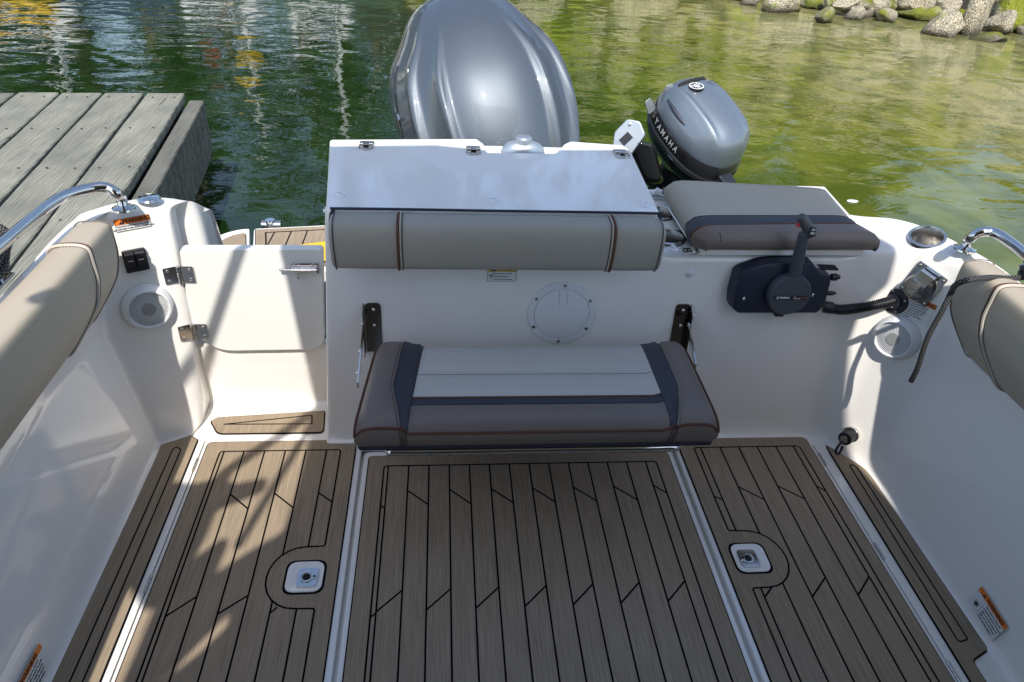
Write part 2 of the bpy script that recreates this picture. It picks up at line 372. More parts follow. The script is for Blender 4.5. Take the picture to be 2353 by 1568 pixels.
# side strips and step pad
def strip_pad(poly, r, inner, ri, name='side_deck_pad'):
    mb = MB(); pad(mb, rpoly([V((*p, 0)) for p in poly], r), 0.0003)
    q = rpoly([V((*p, 0)) for p in inner], ri); q.append(q[0]); seams(mb, [[(p.x, p.y) for p in q]], 0.004, zt+0.0003)
    return mb.build(name, boat)
strip_pad([(-0.874, Y0), (-0.760, Y0), (-0.764, 1.809), (-0.806, 1.840), (-0.874, 1.788)], [0, 0, 0.006, 0.006, 0.006], [(-0.829, 0.0), (-0.797, 0.0), (-0.804, 1.764), (-0.822, 1.775), (-0.829, 1.762)], [0, 0, 0.008, 0.008, 0.008])
strip_pad([(1.237, Y0), (1.287, Y0), (1.297, 0.955), (1.360, 0.983), (1.369, 1.645), (1.290, 1.757), (1.270, 1.762)], [0, 0, 0.012, 0.012, 0.01, 0.01, 0.008], [(1.290, 1.006), (1.319, 1.012), (1.328, 1.632), (1.318, 1.643), (1.308, 1.640)], 0.008)
strip_pad([(-0.752, 1.898), (-0.714, 1.834), (-0.380, 1.834), (-0.390, 1.947), (-0.733, 1.919)], [0.008, 0.02, 0.02, 0.01, 0.008], [(-0.704, 1.880), (-0.424, 1.877), (-0.430, 1.921)], [0.0, 0.006, 0.006], 'step_pad')
# ---- lofted mouldings: each station = list of profile points
def moulding(stations, name, m=gel, sub=2, ends=True):
    mb = MB(); rings = [[V(p) for p in st] for st in stations]
    mb.loft(rings, m, False, False)
    o = mb.build(name, boat, sub=sub, angle=60)
    return o
def prof(bx, by, wx, wy, wz, mx, my, mz, tx, ty, tz, ox, oy, oz, nx, ny, drop=0.75, edge=0.012, fil=0.03):
    """base point, wall (low), wall (middle), top inner edge, top outer edge; n = outward horizontal normal"""
    n = V((nx, ny, 0)).normalized(); b = V((bx, by, 0)); t = V((tx, ty, tz)); o = V((ox, oy, oz)); md = V((mx, my, mz)); w = V((wx, wy, wz))
    td = (t-md).normalized(); od = (o-t).normalized()
    return [b-n*fil*1.6+V((0, 0, 0.0006)), b-n*fil*0.8+V((0, 0, 0.0008)), b-n*0.004+V((0, 0, fil*0.35)), w, w.lerp(md, 0.07), w.lerp(md, 0.5), w.lerp(md, 0.93), md, md.lerp(t, 0.08), md.lerp(t, 0.8), t-td*edge*2, t-td*edge*0.35+od*edge*0.35, t+od*edge*2, o-od*edge*1.6, o+V((0, 0, -0.004)), o+n*0.012-V((0, 0, 0.03)), o+n*0.02-V((0, 0, 0.2)), o+n*0.02-V((0, 0, drop*1.5))]
def pr(plane, s_, z):   # point on a corner plane at horizontal parameter s_ and height z
    p = plane.p+plane.r*s_; n = V((plane.n.x, plane.n.y, 0)); k = plane.n.z/n.length
    return p - n.normalized()*k*z + V((0, 0, z))
def P3(p): return (p.x, p.y, p.z)
# starboard: transom wall -> corner -> side
st = []
def wst(x, y, ty_, tz, ox, oy, oz, yo=0): return prof(x, y, x, y+0.08*0.05+0.001, 0.05, x, y+0.08*0.35, 0.35, x, ty_, tz, ox, oy, oz, 0, 1)
for x in (0.55, 0.56, 0.8, 1.05, 1.16, 1.20): st.append(wst(x, 1.80, 1.852, 0.645, x, 2.33, 0.66))
st.append(prof(1.245, 1.790, 1.245, 1.797, 0.05, 1.235, 1.825, 0.35, 1.238, 1.856, 0.66, 1.285, 2.10, 0.672, 0.25, 1))
pts = [(0.012, 0.69, (1.335, 1.965, 0.735)), (0.05, 0.715, (1.385, 1.92, 0.742)), (0.10, 0.718, (1.43, 1.86, 0.742)), (0.14, 0.716, (1.468, 1.78, 0.738))]
for s_, tz, o in pts:
    b = pr(PR, s_, 0); w = pr(PR, s_, 0.05); mm = pr(PR, s_, 0.38); t = pr(PR, s_-0.01, tz)
    st.append(prof(b.x, b.y, *P3(w), *P3(mm), *P3(t), *o, 0.814, 0.581))
st.append(prof(1.374, 1.605, 1.380, 1.61, 0.06, 1.446, 1.625, 0.42, 1.447, 1.665, 0.715, 1.510, 1.665, 0.735, 1, 0.12))
st.append(prof(1.374, 1.50, 1.380, 1.50, 0.06, 1.448, 1.50, 0.42, 1.452, 1.545, 0.722, 1.512, 1.55, 0.730, 1, 0.0))
for y in (1.2, 0.6, 0.0, -0.4): st.append(prof(1.372, y, 1.378, y, 0.06, 1.448, y, 0.42, 1.455, y, 0.725, 1.515, y, 0.730, 1, 0.0))
moulding(st, 'starboard_liner')
# port: side -> corner -> door jamb
st = []
for y in (-0.4, 0.0, 0.6, 1.2, 1.5): st.append(prof(-0.885, y, -0.891, y, 0.06, -0.955, y, 0.42, -0.908, y, 0.735, -0.958, y, 0.740, -1, 0.0))
for y in (1.70, 1.765): st.append(prof(-0.885, y, -0.891, y+0.003, 0.06, -0.955, y+0.015, 0.42, -0.906, y-0.01, 0.742, -0.962, y, 0.745, -1, 0.05))
for s_, tz, o, nn in ((0.010, 0.742, (-0.958, 1.86, 0.745), (-1, 0.5)), (0.028, 0.740, (-0.93, 1.91, 0.745), (-0.9, 0.8)), (0.05, 0.735, (-0.89, 1.955, 0.745), (-0.6, 1)), (0.09, 0.732, (-0.84, 1.990, 0.74), (-0.2, 1)), (0.120, 0.728, (-0.79, 2.02, 0.73), (0, 1))):
    b = pr(PL, s_, 0); w = pr(PL, s_-0.002, 0.05); mm = pr(PL, s_-0.036+(s_-0.010)*0.62, 0.38) if s_ < 0.1 else pr(PL, 0.150, 0.38); t = pr(PL, s_-0.012+(s_-0.01)*0.75, tz)
    st.append(prof(b.x, b.y, *P3(w), *P3(mm), *P3(t), *o, nn[0], nn[1]))
b = pr(PL, 0.132, 0)
st.append(prof(-0.762, 1.868, -0.758, 1.880, 0.06, -0.748, 1.925, 0.38, -0.752, 1.962, 0.724, -0.72, 2.04, 0.715, 1, 0.4))
st.append(prof(-0.764, 1.91, -0.764, 1.925, 0.06, -0.757, 1.955, 0.38, -0.760, 1.985, 0.712, -0.72, 2.08, 0.695, 1, 0.1))
st.append(prof(-0.766, 2.04, -0.770, 2.045, 0.06, -0.768, 2.05, 0.38, -0.768, 2.06, 0.69, -0.72, 2.16, 0.64, 1, 0.0))
moulding(st, 'port_liner')
# outer hull sides and stern quarter
mb = MB()
for sgn in (-1, 1):
    mb = MB(); xs = 0.25
    pr_ = [V((xs+sgn*(w), y, z)) for (w, y, z) in ()]
    rings = []
    for y, w in ((-0.5, 1.30), (0.6, 1.29), (1.3, 1.275), (1.62, 1.26), (1.9, 1.20), (2.15, 1.12), (2.36, 1.08)):
        zt_ = 0.70 if y < 1.7 else (0.66 if y < 2.0 else (0.55 if sgn < 0 else 0.62))
        rings.append([V((xs+sgn*(w-0.05), y, zt_)), V((xs+sgn*w, y, zt_-0.03)), V((xs+sgn*(w+0.0), y, 0.35)), V((xs+sgn*(w-0.06), y, -0.1)), V((xs+sgn*(w-0.12), y, -0.75))])
    mb.loft(rings, gel, False, False)
    mb.build('hull_side', boat, sub=2)
# port stern quarter (the smooth corner that drops to the platform)
st = []
for k in range(8):
    a = k/7*math.pi/2
    x = -0.86-0.08+0.235*math.sin(a)*1.0; y = 1.86+0.33*(1-math.cos(a))*0+0.31*math.sin(a*0.5+0.0)*1.0
for x, y, z in ((-0.968, 1.80, 0.735), (-0.955, 1.90, 0.735), (-0.91, 1.99, 0.73), (-0.84, 2.06, 0.72), (-0.77, 2.12, 0.69), (-0.705, 2.155, 0.64)):
    c = V((-0.72, 1.75, 0)); n = (V((x, y, 0))-c).normalized()
    st.append([V((x, y, z))-n*0.06+V((0, 0, 0.002)), V((x, y, z)), V((x, y, z-0.03))+n*0.015, V((x, y, z-0.15))+n*0.05, V((x, y, 0.30))+n*0.085, V((x, y, 0.02))+n*0.09, V((x, y, -0.7))+n*0.05])
mb = MB(); mb.loft(st, gel, False, False); mb.build('stern_quarter', boat, sub=2)
# transom behind everything
mb = MB(); mb.box((0.49, 2.30, -0.06), (1.69, 0.10, 1.12), gel); mb.box((-0.60, 2.30, -0.31), (0.50, 0.10, 0.64), gel); mb.build('transom', boat, bevel=0.02)
# wall below / beside the door
mb = MB()
prf = [(1.945, 0.0007), (1.962, 0.001), (1.980, 0.012), (1.984, 0.04), (1.966, 0.20), (1.962, 0.262), (1.975, 0.268), (2.02, 0.268), (2.03, -0.2)]
mb.loft([[V((x, y, z)) for y, z in prf] for x in (-0.80, -0.78, -0.6, -0.42, -0.36, -0.34)], gel, False, False)
mb.build('door_sill', boat, sub=2)
# ---- storage box (engine well cover) and front wall
box = thing('storage_box', None, None); box.parent = boat
mb = MB()
def wprof(x, z1): return [V((x, 1.748, 0.0006)), V((x, 1.772, 0.0008)), V((x, 1.794, 0.010)), V((x, 1.8035, 0.045)), V((x, 1.828, 0.35)), V((x, 1.80+0.08*(z1-0.03), z1-0.03)), V((x, 1.80+0.08*z1, z1))]
lw = []
for x, dy in ((-0.368, 0.5), (-0.368, 0.25), (-0.368, 0.05), (-0.367, 0.006), (-0.361, 0.001)): lw.append([V((x+0.052*p.z/0.775, p.y+dy, p.z)) for p in wprof(x, 0.775)])
mb.loft(lw+[[V((-0.335+0.05*p.z/0.775, p.y, p.z)) for p in wprof(0, 0.775)]]+[wprof(x, 0.775) for x in (-0.20, -0.1, 0.3, 0.55, 0.562, 0.566)], gel, False, False)
mb.build('front_wall', box, sub=2)
mb = MB()
mb.loft([[V((0.5635, 1.850, 0.62)), V((0.5635, 1.858, 0.775))], [V((0.568, 1.87, 0.62)), V((0.568, 1.88, 0.775))], [V((0.600, 2.33, 0.62)), V((0.600, 2.33, 0.775))]], gel, False, False)
mb.box((0.12, 2.335, 0.36), (0.955, 0.012, 0.8), gel)
mb.build('side_wall', box)
# lid
zl = 0.80
fl = [(757, 320), (1095, 318), (1113, 330), (1118, 347), (1280, 350), (1300, 326), (1312, 323), (1432, 334), (1446, 340), (1521, 512)]
zz = lambda u, v: Z(u, v, zl)
lid = [zz(748, 481), zz(757, 320), zz(1096, 318), zz(1113, 330), zz(1120, 350), zz(1276, 352), zz(1296, 330), zz(1310, 324), zz(1432, 333), zz(1450, 345), zz(1517, 488)]
lid = rpoly(lid, [0.02, 0.015, 0.012, 0.012, 0.012, 0.012, 0.01, 0.01, 0.01, 0.02, 0.02])
mb = MB(); mb.prism([p-V((0, 0, 0.044)) for p in lid], (0, 0, 0.044), gel)
mb.build('lid', box, bevel=0.008, seg=3)
# ledge behind the notch, with fitting
mb = MB(); mb.box((0.255, 2.29, 0.755), (0.30, 0.16, 0.05), gel); mb.build('rear_ledge', box, bevel=0.008, seg=3)
mb = MB(); c = V((0.262, 2.305, 0.781))
rg = []
for r, h in ((1.0, 0), (0.93, 0.016), (0.75, 0.030), (0.45, 0.038), (0.30, 0.040)):
    rg.append([c+V((math.cos(k*math.pi/16)*0.072*r, math.sin(k*math.pi/16)*0.036*r, h)) for k in range(32)])
mb.loft(rg, alu, True, True); mb.lathe([(0.027, 0.030), (0.027, 0.048), (0.022, 0.053), (0.002, 0.054)], c, (0, 0, 1), alu, 28)
mb.build('button_fitting', box)
def capsnap(c, ax, parent, r=0.017, name='snap_stud'):
    mb = MB(); mb.lathe([(r, 0), (r, 0.002), (r*0.8, 0.0035), (r*0.5, 0.004), (r*0.45, 0.009), (r*0.36, 0.0105), (r*0.1, 0.0105)], c, ax, plasw, 20, True)
    mb.lathe([(r*0.18, 0.0107), (r*0.02, 0.0108)], c, ax, steelb, 10, True); mb.build(name, parent)
for u, v in ((778, 451), (1135, 465), (1483, 473)): capsnap(Z(u, v, zl), (0, 0, 1), box)
capsnap(Z(748, 481, zl)+V((-0.001, 0.03, -0.018)), (-1, 0, 0), box, 0.011)
for u, v, th in ((842, 336, 0), (1088, 347, 0), (1428, 355, 0)):
    c = Z(u, v, zl+0.001); mb = MB()
    q = rpoly([c+V((-0.023, -0.037, 0)), c+V((0.023, -0.037, 0)), c+V((0.023, 0.037, 0)), c+V((-0.023, 0.037, 0))], 0.011)
    mb.prism(q, (0, 0, 0.004), steel); mb.tube([c+V((-0.021, 0, 0.006)), c+V((0.021, 0, 0.006))], 0.0055, steel, 12)
    mb.box(c+V((0, 0.001, 0.006)), (0.020, 0.030, 0.008), steel)
    for a in (-1, 1):
        for b in (-1, 1): mb.lathe([(0.004, 0.004), (0.003, 0.0058), (0.0005, 0.006)], c+V((a*0.013, b*0.021, 0)), (0, 0, 1), steelb, 10)
    mb.build('lid_hinge', box, bevel=0.0012)
# inspection hatch on the front wall
ic = PW.hit(1290, 720); ih = MB()
ih.lathe([(0.103, 0.0), (0.103, 0.003), (0.100, 0.006), (0.0835, 0.0072), (0.0825, 0.004), (0.0812, 0.0072), (0.079, 0.0080), (0.001, 0.0082)], ic, PW.n, plasw, 64)
ihb = ih.build('inspection_hatch', boat, angle=25)
m2 = MB()
tq = [(-0.014, 0.030), (0.014, 0.030), (0.014, 0.074), (-0.014, 0.074)]
m2.ribbon([PW.at(ic, -0.013, 0.079, 0.0083), PW.at(ic, -0.011, 0.038, 0.0083), PW.at(ic, 0.013, 0.037, 0.0083), PW.at(ic, 0.0125, 0.079, 0.0083)], 0.0011, greyd, up=PW.n, h=0.0003)
m2.build('finger_tab', ihb)
m3 = MB(); m3.lathe([(0.012, 0.0084), (0.010, 0.0092), (0.004, 0.0080), (0.0005, 0.0078)], PW.at(ic, 0.001, 0.029, 0), PW.n, plasw, 20); m3.build('finger_recess', ihb)
for k in range(6):
    a = math.radians(88+60*k); mb = MB(); c = ic+PW.r*0.0925*math.cos(a)+PW.u*0.0925*math.sin(a)
    mb.lathe([(0.0045, 0.0065), (0.0045, 0.0078), (0.003, 0.0084), (0.0004, 0.0084)], c, PW.n, steelb, 12); mb.lathe([(0.0052, 0.0066), (0.0050, 0.0069), (0.0044, 0.0069)], c, PW.n, hole, 12); mb.build('screw', ihb)
capsnap(PW.hit(1584, 628), PW.n, boat, 0.014); capsnap(PW.hit(1590, 728), PW.n, boat, 0.012); capsnap(PW.hit(1684, 628), PW.n, boat, 0.0001) if False else None
capsnap(Z(1547, 573, 0.665), (0, 0, 1), boat)
# ---- starboard aft deck: ledge lid under the sun pad, cup holders
mb = MB()
q = [V((0.728, 1.838, 0.652)), V((1.238, 1.846, 0.652)), V((1.30, 2.00, 0.652)), V((1.33, 2.325, 0.652)), V((0.80, 2.335, 0.652))]
mb.prism(rpoly(q, [0.012, 0.012, 0.01, 0.01, 0.01]), (0, 0, 0.026), gel); mb.build('aft_locker_lid', boat, bevel=0.006, seg=3)
liner_r = bpy.data.objects['starboard_liner']
def bake(o):
    bpy.context.view_layer.update(); me = bpy.data.meshes.new_from_object(o.evaluated_get(bpy.context.evaluated_depsgraph_get())); o.modifiers.clear(); o.data = me
def drill(o, c, r, zr=0.05):
    bm = bmesh.new(); bm.from_mesh(o.data)
    for _ in range(5):
        es = [e for e in bm.edges if all((V((v.co.x, v.co.y, 0))-V((c.x, c.y, 0))).length < r*1.7+e.calc_length() and abs(v.co.z-c.z) < zr for v in e.verts) and e.calc_length() > 0.005]
        if not es: break
        bmesh.ops.subdivide_edges(bm, edges=es, cuts=1, use_grid_fill=True)
    bmesh.ops.delete(bm, geom=[f for f in bm.faces if (V((f.calc_center_median().x, f.calc_center_median().y, 0))-V((c.x, c.y, 0))).length < r and abs(f.calc_center_median().z-c.z) < zr], context='FACES')
    bm.to_mesh(o.data); bm.free()
bake(liner_r)
def cup(c, r, n=V((0, 0, 1)), name='cup_holder'):
    near = [v for v in liner_r.data.vertices if (V((v.co.x, v.co.y, 0))-V((c.x, c.y, 0))).length < r*1.5 and abs(v.co.z-c.z) < 0.06]
    if near:
        c = V((c.x, c.y, max(v.co.z for v in near if True)*0.5+sum(v.co.z for v in near)/len(near)*0.5+0.001)); nn_ = sum((v.normal for v in near), V()).normalized(); n = (nn_ if nn_.z > 0 else -nn_) if c.z > 0.70 else V((0, 0, 1))
    drill(liner_r, c, r+0.001)
    mb = MB(); mb.lathe([(r+0.009, 0), (r+0.008, 0.003), (r+0.001, 0.005), (r-0.001, 0.002), (r-0.003, -0.03), (r-0.005, -0.075), (0.004, -0.077)], c, n, steelb, 48)
    o = mb.build(name, boat); return o
cup(Z(1514, 482, 0.668), 0.044); cup(Z(1534, 533, 0.668), 0.047)
mb = MB(); mb.tube([Z(1536, 478, 0.672), Z(1598, 574, 0.672)], 0.0055, steel, 12); mb.build('edge_trim_rod', boat)
cup(Z(2132, 541, 0.733), 0.042, V((0.10, -0.05, 1)).normalized())
# hinge plate and little A-shaped catch beside the pad
mb = MB(); c = Z(1590, 577, 0.664)
mb.prism(rpoly([c+V((-0.032, -0.014, 0)), c+V((0.016, -0.014, 0)), c+V((0.016, 0.014, 0)), c+V((-0.026, 0.014, 0))], 0.006), (0, 0, 0.003), steel)
mb.tube([c+V((0.012, -0.016, 0.005)), c+V((0.012, 0.016, 0.005))], 0.005, steel, 10)
for d in (-0.02, -0.008): mb.lathe([(0.0035, 0.003), (0.0028, 0.0045), (0.0003, 0.0047)], c+V((d, 0.0, 0)), (0, 0, 1), steelb, 10)
mb.build('locker_hinge', boat, bevel=0.0008)
mb = MB(); c = Z(1511, 449, 0.668)
mb.prism([c+V((-0.03, -0.02, 0)), c+V((0.05, -0.02, 0)), c+V((0.05, 0.02, 0)), c+V((-0.03, 0.02, 0))], (0, 0, 0.004), steelb)
mb.tube([c+V((-0.025, -0.015, 0.012)), c+V((0.0, 0.016, 0.016)), c+V((0.018, -0.015, 0.012))], 0.005, plasw, 8); mb.tube([c+V((-0.014, 0, 0.013)), c+V((0.010, 0, 0.013))], 0.004, plasw, 8)
mb.build('catch', boat)
# ---- transom door
dz = lambda u, v: PD.hit(u, v)
q = [PD.hit(411, 573), PD.hit(741, 573), PD.hit(746, 804), PD.hit(498, 808), PD.hit(438, 760), PD.hit(431, 705)]
q = rpoly(q, [0.016, 0.012, 0.055, 0.05, 0.02, 0.03], 7)
mb = MB(); mb.prism(q, (0, 0.030, 0), gelw); door = mb.build('transom_door', boat, bevel=0.004, seg=3)
def fr_(plane, c): return (plane.r, plane.u, plane.n)
def door_hinge(u, v, k):
    c = PD.hit(u+2, v, 0.006); o = MB(); c2 = PL.hit(u-2, v, 0.006)
    # leaf on the door
    q = rpoly([PD.at(c, 0.006, -0.026, 0), PD.at(c, 0.040, -0.026, 0), PD.at(c, 0.040, 0.026, 0), PD.at(c, 0.006, 0.026, 0)], 0.003)
    o.prism(q, PD.n*0.0025, steel)
    lr = (PL.r*0.98+PD.n*0.0).normalized()
    q = [c2-lr*0.003-PD.u*0.026, c2-lr*0.038-PD.u*0.026, c2-lr*0.038+PD.u*0.026, c2-lr*0.003+PD.u*0.026]
    o.prism(rpoly(q, 0.003), PL.n*0.0025, steel)
    for j in range(3): o.tube([c+PD.u*(-0.028+j*0.019)+PD.n*0.004, c+PD.u*(-0.028+j*0.019+0.0175)+PD.n*0.004], 0.0068, steel, 14)
    for s_ in (-1, 1):
        o.lathe([(0.0052, 0.0025), (0.004, 0.0042), (0.0016, 0.0044), (0.0014, 0.0032)], PD.at(c, 0.029, s_*0.016, 0), PD.n, steelb, 14)
        o.lathe([(0.0052, 0.0025), (0.004, 0.0042), (0.0016, 0.0044), (0.0014, 0.0032)], c2-lr*0.027+PD.u*s_*0.016, PL.n, steelb, 14)
    o.build('door_hinge', door, bevel=0.0006)
door_hinge(411, 630, 0); door_hinge(444, 761, 1)
c = PD.hit(697, 617, 0.006); o = MB()
q = rpoly([PD.at(c, -0.034, -0.014, 0), PD.at(c, 0.044, -0.014, 0), PD.at(c, 0.044, 0.019, 0), PD.at(c, -0.034, 0.019, 0)], [0.014, 0.001, 0.001, 0.014])
o.prism(q, PD.n*0.003, steel)
o.tube([PD.at(c, -0.067, 0.0, 0.010), PD.at(c, 0.042, 0.0, 0.010)], 0.0042, steel, 14)
o.tube([PD.at(c, -0.028, 0.0, 0.010), PD.at(c, 0.038, 0.0, 0.010)], 0.0072, steel, 14)
for x in (-0.028, -0.012, 0.022, 0.036): o.tube([PD.at(c, x-0.003, 0, 0.010), PD.at(c, x+0.003, 0, 0.010)], 0.0086, steel, 14)
o.tube([PD.at(c, -0.014, -0.004, 0.012), PD.at(c, -0.015, -0.022, 0.015)], 0.0028, steel, 10); o.lathe([(0.0005, -0.005), (0.004, -0.003), (0.0048, 0), (0.004, 0.003), (0.0005, 0.005)], PD.at(c, -0.015, -0.023, 0.015), PD.u, steel, 12)
for x in (-0.02, 0.03): o.lathe([(0.004, 0.003), (0.003, 0.0045), (0.0005, 0.0046)], PD.at(c, x, 0.014, 0), PD.n, steelb, 10)
o.build('bolt_latch', door, bevel=0.0005)
# ---- speakers
def speaker(plane, u, v, r, lab):
    c = plane.hit(u, v, 0.0)+plane.n*0.002; mb = MB()
    mb.lathe([(r*1.04, 0.0), (r*1.03, 0.004), (r*0.99, 0.012), (r*0.93, 0.022), (r*0.86, 0.030), (r*0.81, 0.031), (r*0.785, 0.0255), (r*0.78, 0.0205)], c, plane.n, plasw, 64)
    s = mb.build('speaker', boat, angle=25); tag(s, lab)
    g = MB(); g.lathe([(r*0.785, 0.0205), (r*0.60, 0.0235), (r*0.30, 0.0255), (r*0.001, 0.026)], c, plane.n, plasw, 64)
    for k in range(9):
        rr = r*(0.345+0.05*k); nn = int(2*math.pi*rr/(r*0.064))
        h = 0.0276-0.0055*(rr/(r*0.785))**2 + 0.0004
        for j in range(nn):
            a = (j+0.5*(k % 2))*2*math.pi/nn; p = plane.at(c, rr*math.cos(a), rr*math.sin(a), h); e = r*0.0165
            g.add([p+plane.r*e*math.cos(b*math.pi/3)+plane.u*e*math.sin(b*math.pi/3) for b in range(6)], [[0, 1, 2, 3, 4, 5]], hole)
    g.build('grille', s)
    b = MB(); b.lathe([(r*0.30, 0.0255), (r*0.295, 0.0275), (r*0.001, 0.0278)], c, plane.n, greyd, 40); b.build('centre_badge', s)
speaker(PL, 339, 704, 0.0665, 'round white speaker on the port corner panel below the rocker switches')
speaker(PR, 2061, 775, 0.0655, 'round white speaker on the starboard corner panel below the power outlet')
# ---- rocker switches on the port corner
c = PL.hit(311, 597, 0.002); mb = MB(); tl = 0.0
q = rpoly([PL.at(c, -0.030, -0.032, 0), PL.at(c, 0.030, -0.032, 0), PL.at(c, 0.030, 0.032, 0), PL.at(c, -0.030, 0.032, 0)], 0.006)
mb.prism(q, PL.n*0.012, black); sw = mb.build('rocker_switch_panel', boat, bevel=0.002)
for k in (-1, 1):
    mb = MB(); x = k*0.0135
    pf = [(-0.028, 0.012), (-0.026, 0.017), (-0.010, 0.0185), (0.004, 0.021), (0.024, 0.027), (0.028, 0.012)]
    rings = [[PL.at(c, x-0.0118, y, z) for y, z in pf], [PL.at(c, x+0.0118, y, z) for y, z in pf]]
    mb.loft(rings, black, True, True)
    for y in (-0.020, -0.0165, -0.013): mb.box(PL.at(c, x, y, 0.0178), (0.021, 0.0012, 0.0014), hole, (PL.r, PL.u, PL.n))
    mb.box(PL.at(c, x, 0.005, 0.0217), (0.013, 0.0018, 0.0010), white, (PL.r, PL.u, PL.n))
    mb.build('rocker', sw, bevel=0.0008)
# ---- labels
def label_plate(plane_ax, c, w, h, head, parts, name, lab, txt, lines, sym=True, hfrac=0.42, tx=0.0, frame=True, tsize=None, lsize=None, lalign='CENTER', lx=0.0):
    ex, ey, n = plane_ax
    A = lambda x, y, z=0: c+ex*x+ey*y+n*z
    mb = MB(); mb.prism([A(-w/2, -h/2), A(w/2, -h/2), A(w/2, h/2), A(-w/2, h/2)], n*0.0006, paper)
    yh = h/2-h*hfrac
    mb.prism([A(-w/2, yh, 0.0006), A(w/2, yh, 0.0006), A(w/2, h/2, 0.0006), A(-w/2, h/2, 0.0006)], n*0.0002, head)
    if frame:
        b = 0.0009
        mb.ribbon([A(-w/2, -h/2, 0.0009), A(w/2, -h/2, 0.0009), A(w/2, h/2, 0.0009), A(-w/2, h/2, 0.0009)], b, ink, up=n, closed=True, h=0.0002)
        mb.ribbon([A(-w/2, yh, 0.0009), A(w/2, yh, 0.0009)], b*0.8, ink, up=n, h=0.0002)
    if sym:
        hs = h*hfrac*0.78; cx = -w/2+w*sym; cy = h/2-h*hfrac/2-hs*0.02
        mb.add([A(cx-hs*0.55, cy-hs/2, 0.0011), A(cx+hs*0.55, cy-hs/2, 0.0011), A(cx, cy+hs/2, 0.0011)], [[0, 1, 2]], ink)
        mb.add([A(cx-hs*0.06, cy-hs*0.2, 0.0013), A(cx+hs*0.06, cy-hs*0.2, 0.0013), A(cx+hs*0.08, cy+hs*0.25, 0.0013), A(cx-hs*0.08, cy+hs*0.25, 0.0013)], [[0, 1, 2, 3]], head)
    for f in parts: f(mb, A)
    o = mb.build(name, boat, smooth=False); tag(o, lab)
    text(txt, A(tx, h/2-h*hfrac/2, 0.0012), ex, ey, tsize or h*hfrac*0.95, ink, o, bold=0.0004)
    k = len(lines); sp = (h*(1-hfrac))/(k+0.4)
    for i, ln in enumerate(lines):
        text(ln, A(lx, yh-sp*(i+0.7), 0.0011), ex, ey, lsize or sp*0.95, ink, o, align=lalign, bold=0.0001)
    return o
a = PL.hit(263, 520, 0.0015); b = PL.hit(346, 505, 0.0015); ex = (b-a).normalized()
label_plate((ex, PL.n.cross(ex).normalized(), PL.n), PL.hit(305, 513, 0.0015), (PL.hit(345, 504)-PL.hit(264, 524)).length*0.97, 0.034, orange, [], 'warning_label', 'orange and white warning label above the rocker switches', 'WARNING', ['TRANSOM DOOR MUST BE CLOSED', 'AND SECURED WHEN ENGINE IS RUNNING'], sym=0.2, hfrac=0.48, tx=0.010, lsize=0.0052, tsize=0.0145)
def fallman(mb, A):
    w_, h_ = 0.082, 0.048
    mb.ribbon([A(-w_/2+0.019, -h_/2, 0.0009), A(-w_/2+0.019, h_/2-h_*0.36, 0.0009)], 0.0007, ink, up=PW.n, h=0.0002)
    x, y = -w_/2+0.010, -h_/2+0.015
    mb.ribbon([A(x+0.004, y+0.006, 0.001), A(x-0.001, y+0.001, 0.001), A(x-0.006, y+0.002, 0.001)], 0.0022, ink, up=PW.n, h=0.0002)
    mb.ribbon([A(x, y+0.002, 0.0011), A(x-0.001, y-0.006, 0.0011)], 0.0018, ink, up=PW.n, h=0.0002)
    mb.ribbon([A(x-0.005, y+0.006, 0.0012), A(x+0.001, y+0.005, 0.0012), A(x+0.006, y-0.001, 0.0012)], 0.0013, ink, up=PW.n, h=0.0002)
    mb.lathe([(0.0018, 0.0012), (0.0002, 0.0013)], A(x+0.006, y+0.008, 0), PW.n, ink, 10)
label_plate((PW.r, PW.u, PW.n), PW.hit(1153, 629, 0.0015), 0.082, 0.048, yellow, [fallman], 'caution_label', 'yellow and white caution label tucked under the backrest cushion', 'CAUTION', ['Do not occupy seat while', 'underway.  Failure to', 'comply can result in injury'], sym=0.2, hfrac=0.36, tx=0.007, lalign='LEFT', lx=-0.020, lsize=0.0047)
# starboard warning under the outlet
a = PR.hit(2078, 670, 0.0015); b = PR.hit(2146, 700, 0.0015); ex = (b-a).normalized(); ey = PR.n.cross(ex).normalized()
w_ = (b-a).length*1.05
label_plate((ex, ey, PR.n), PR.hit(2106, 711, 0.0015), w_, 0.070, orange, [], 'warning_label', 'orange and white warning label with small print between the power outlet and the speaker', 'WARNING', ['This craft must carry the right gear', 'for every person who is on board.', 'Keep clear of the moving propeller', 'when the engine is running. Read', 'the manual before each trip.', 'Falls overboard can cause death', 'or serious injury.'], sym=0.12, hfrac=0.22, tx=0.008, frame=False, tsize=0.016, lalign='LEFT', lx=-w_/2+0.004, lsize=0.0050)
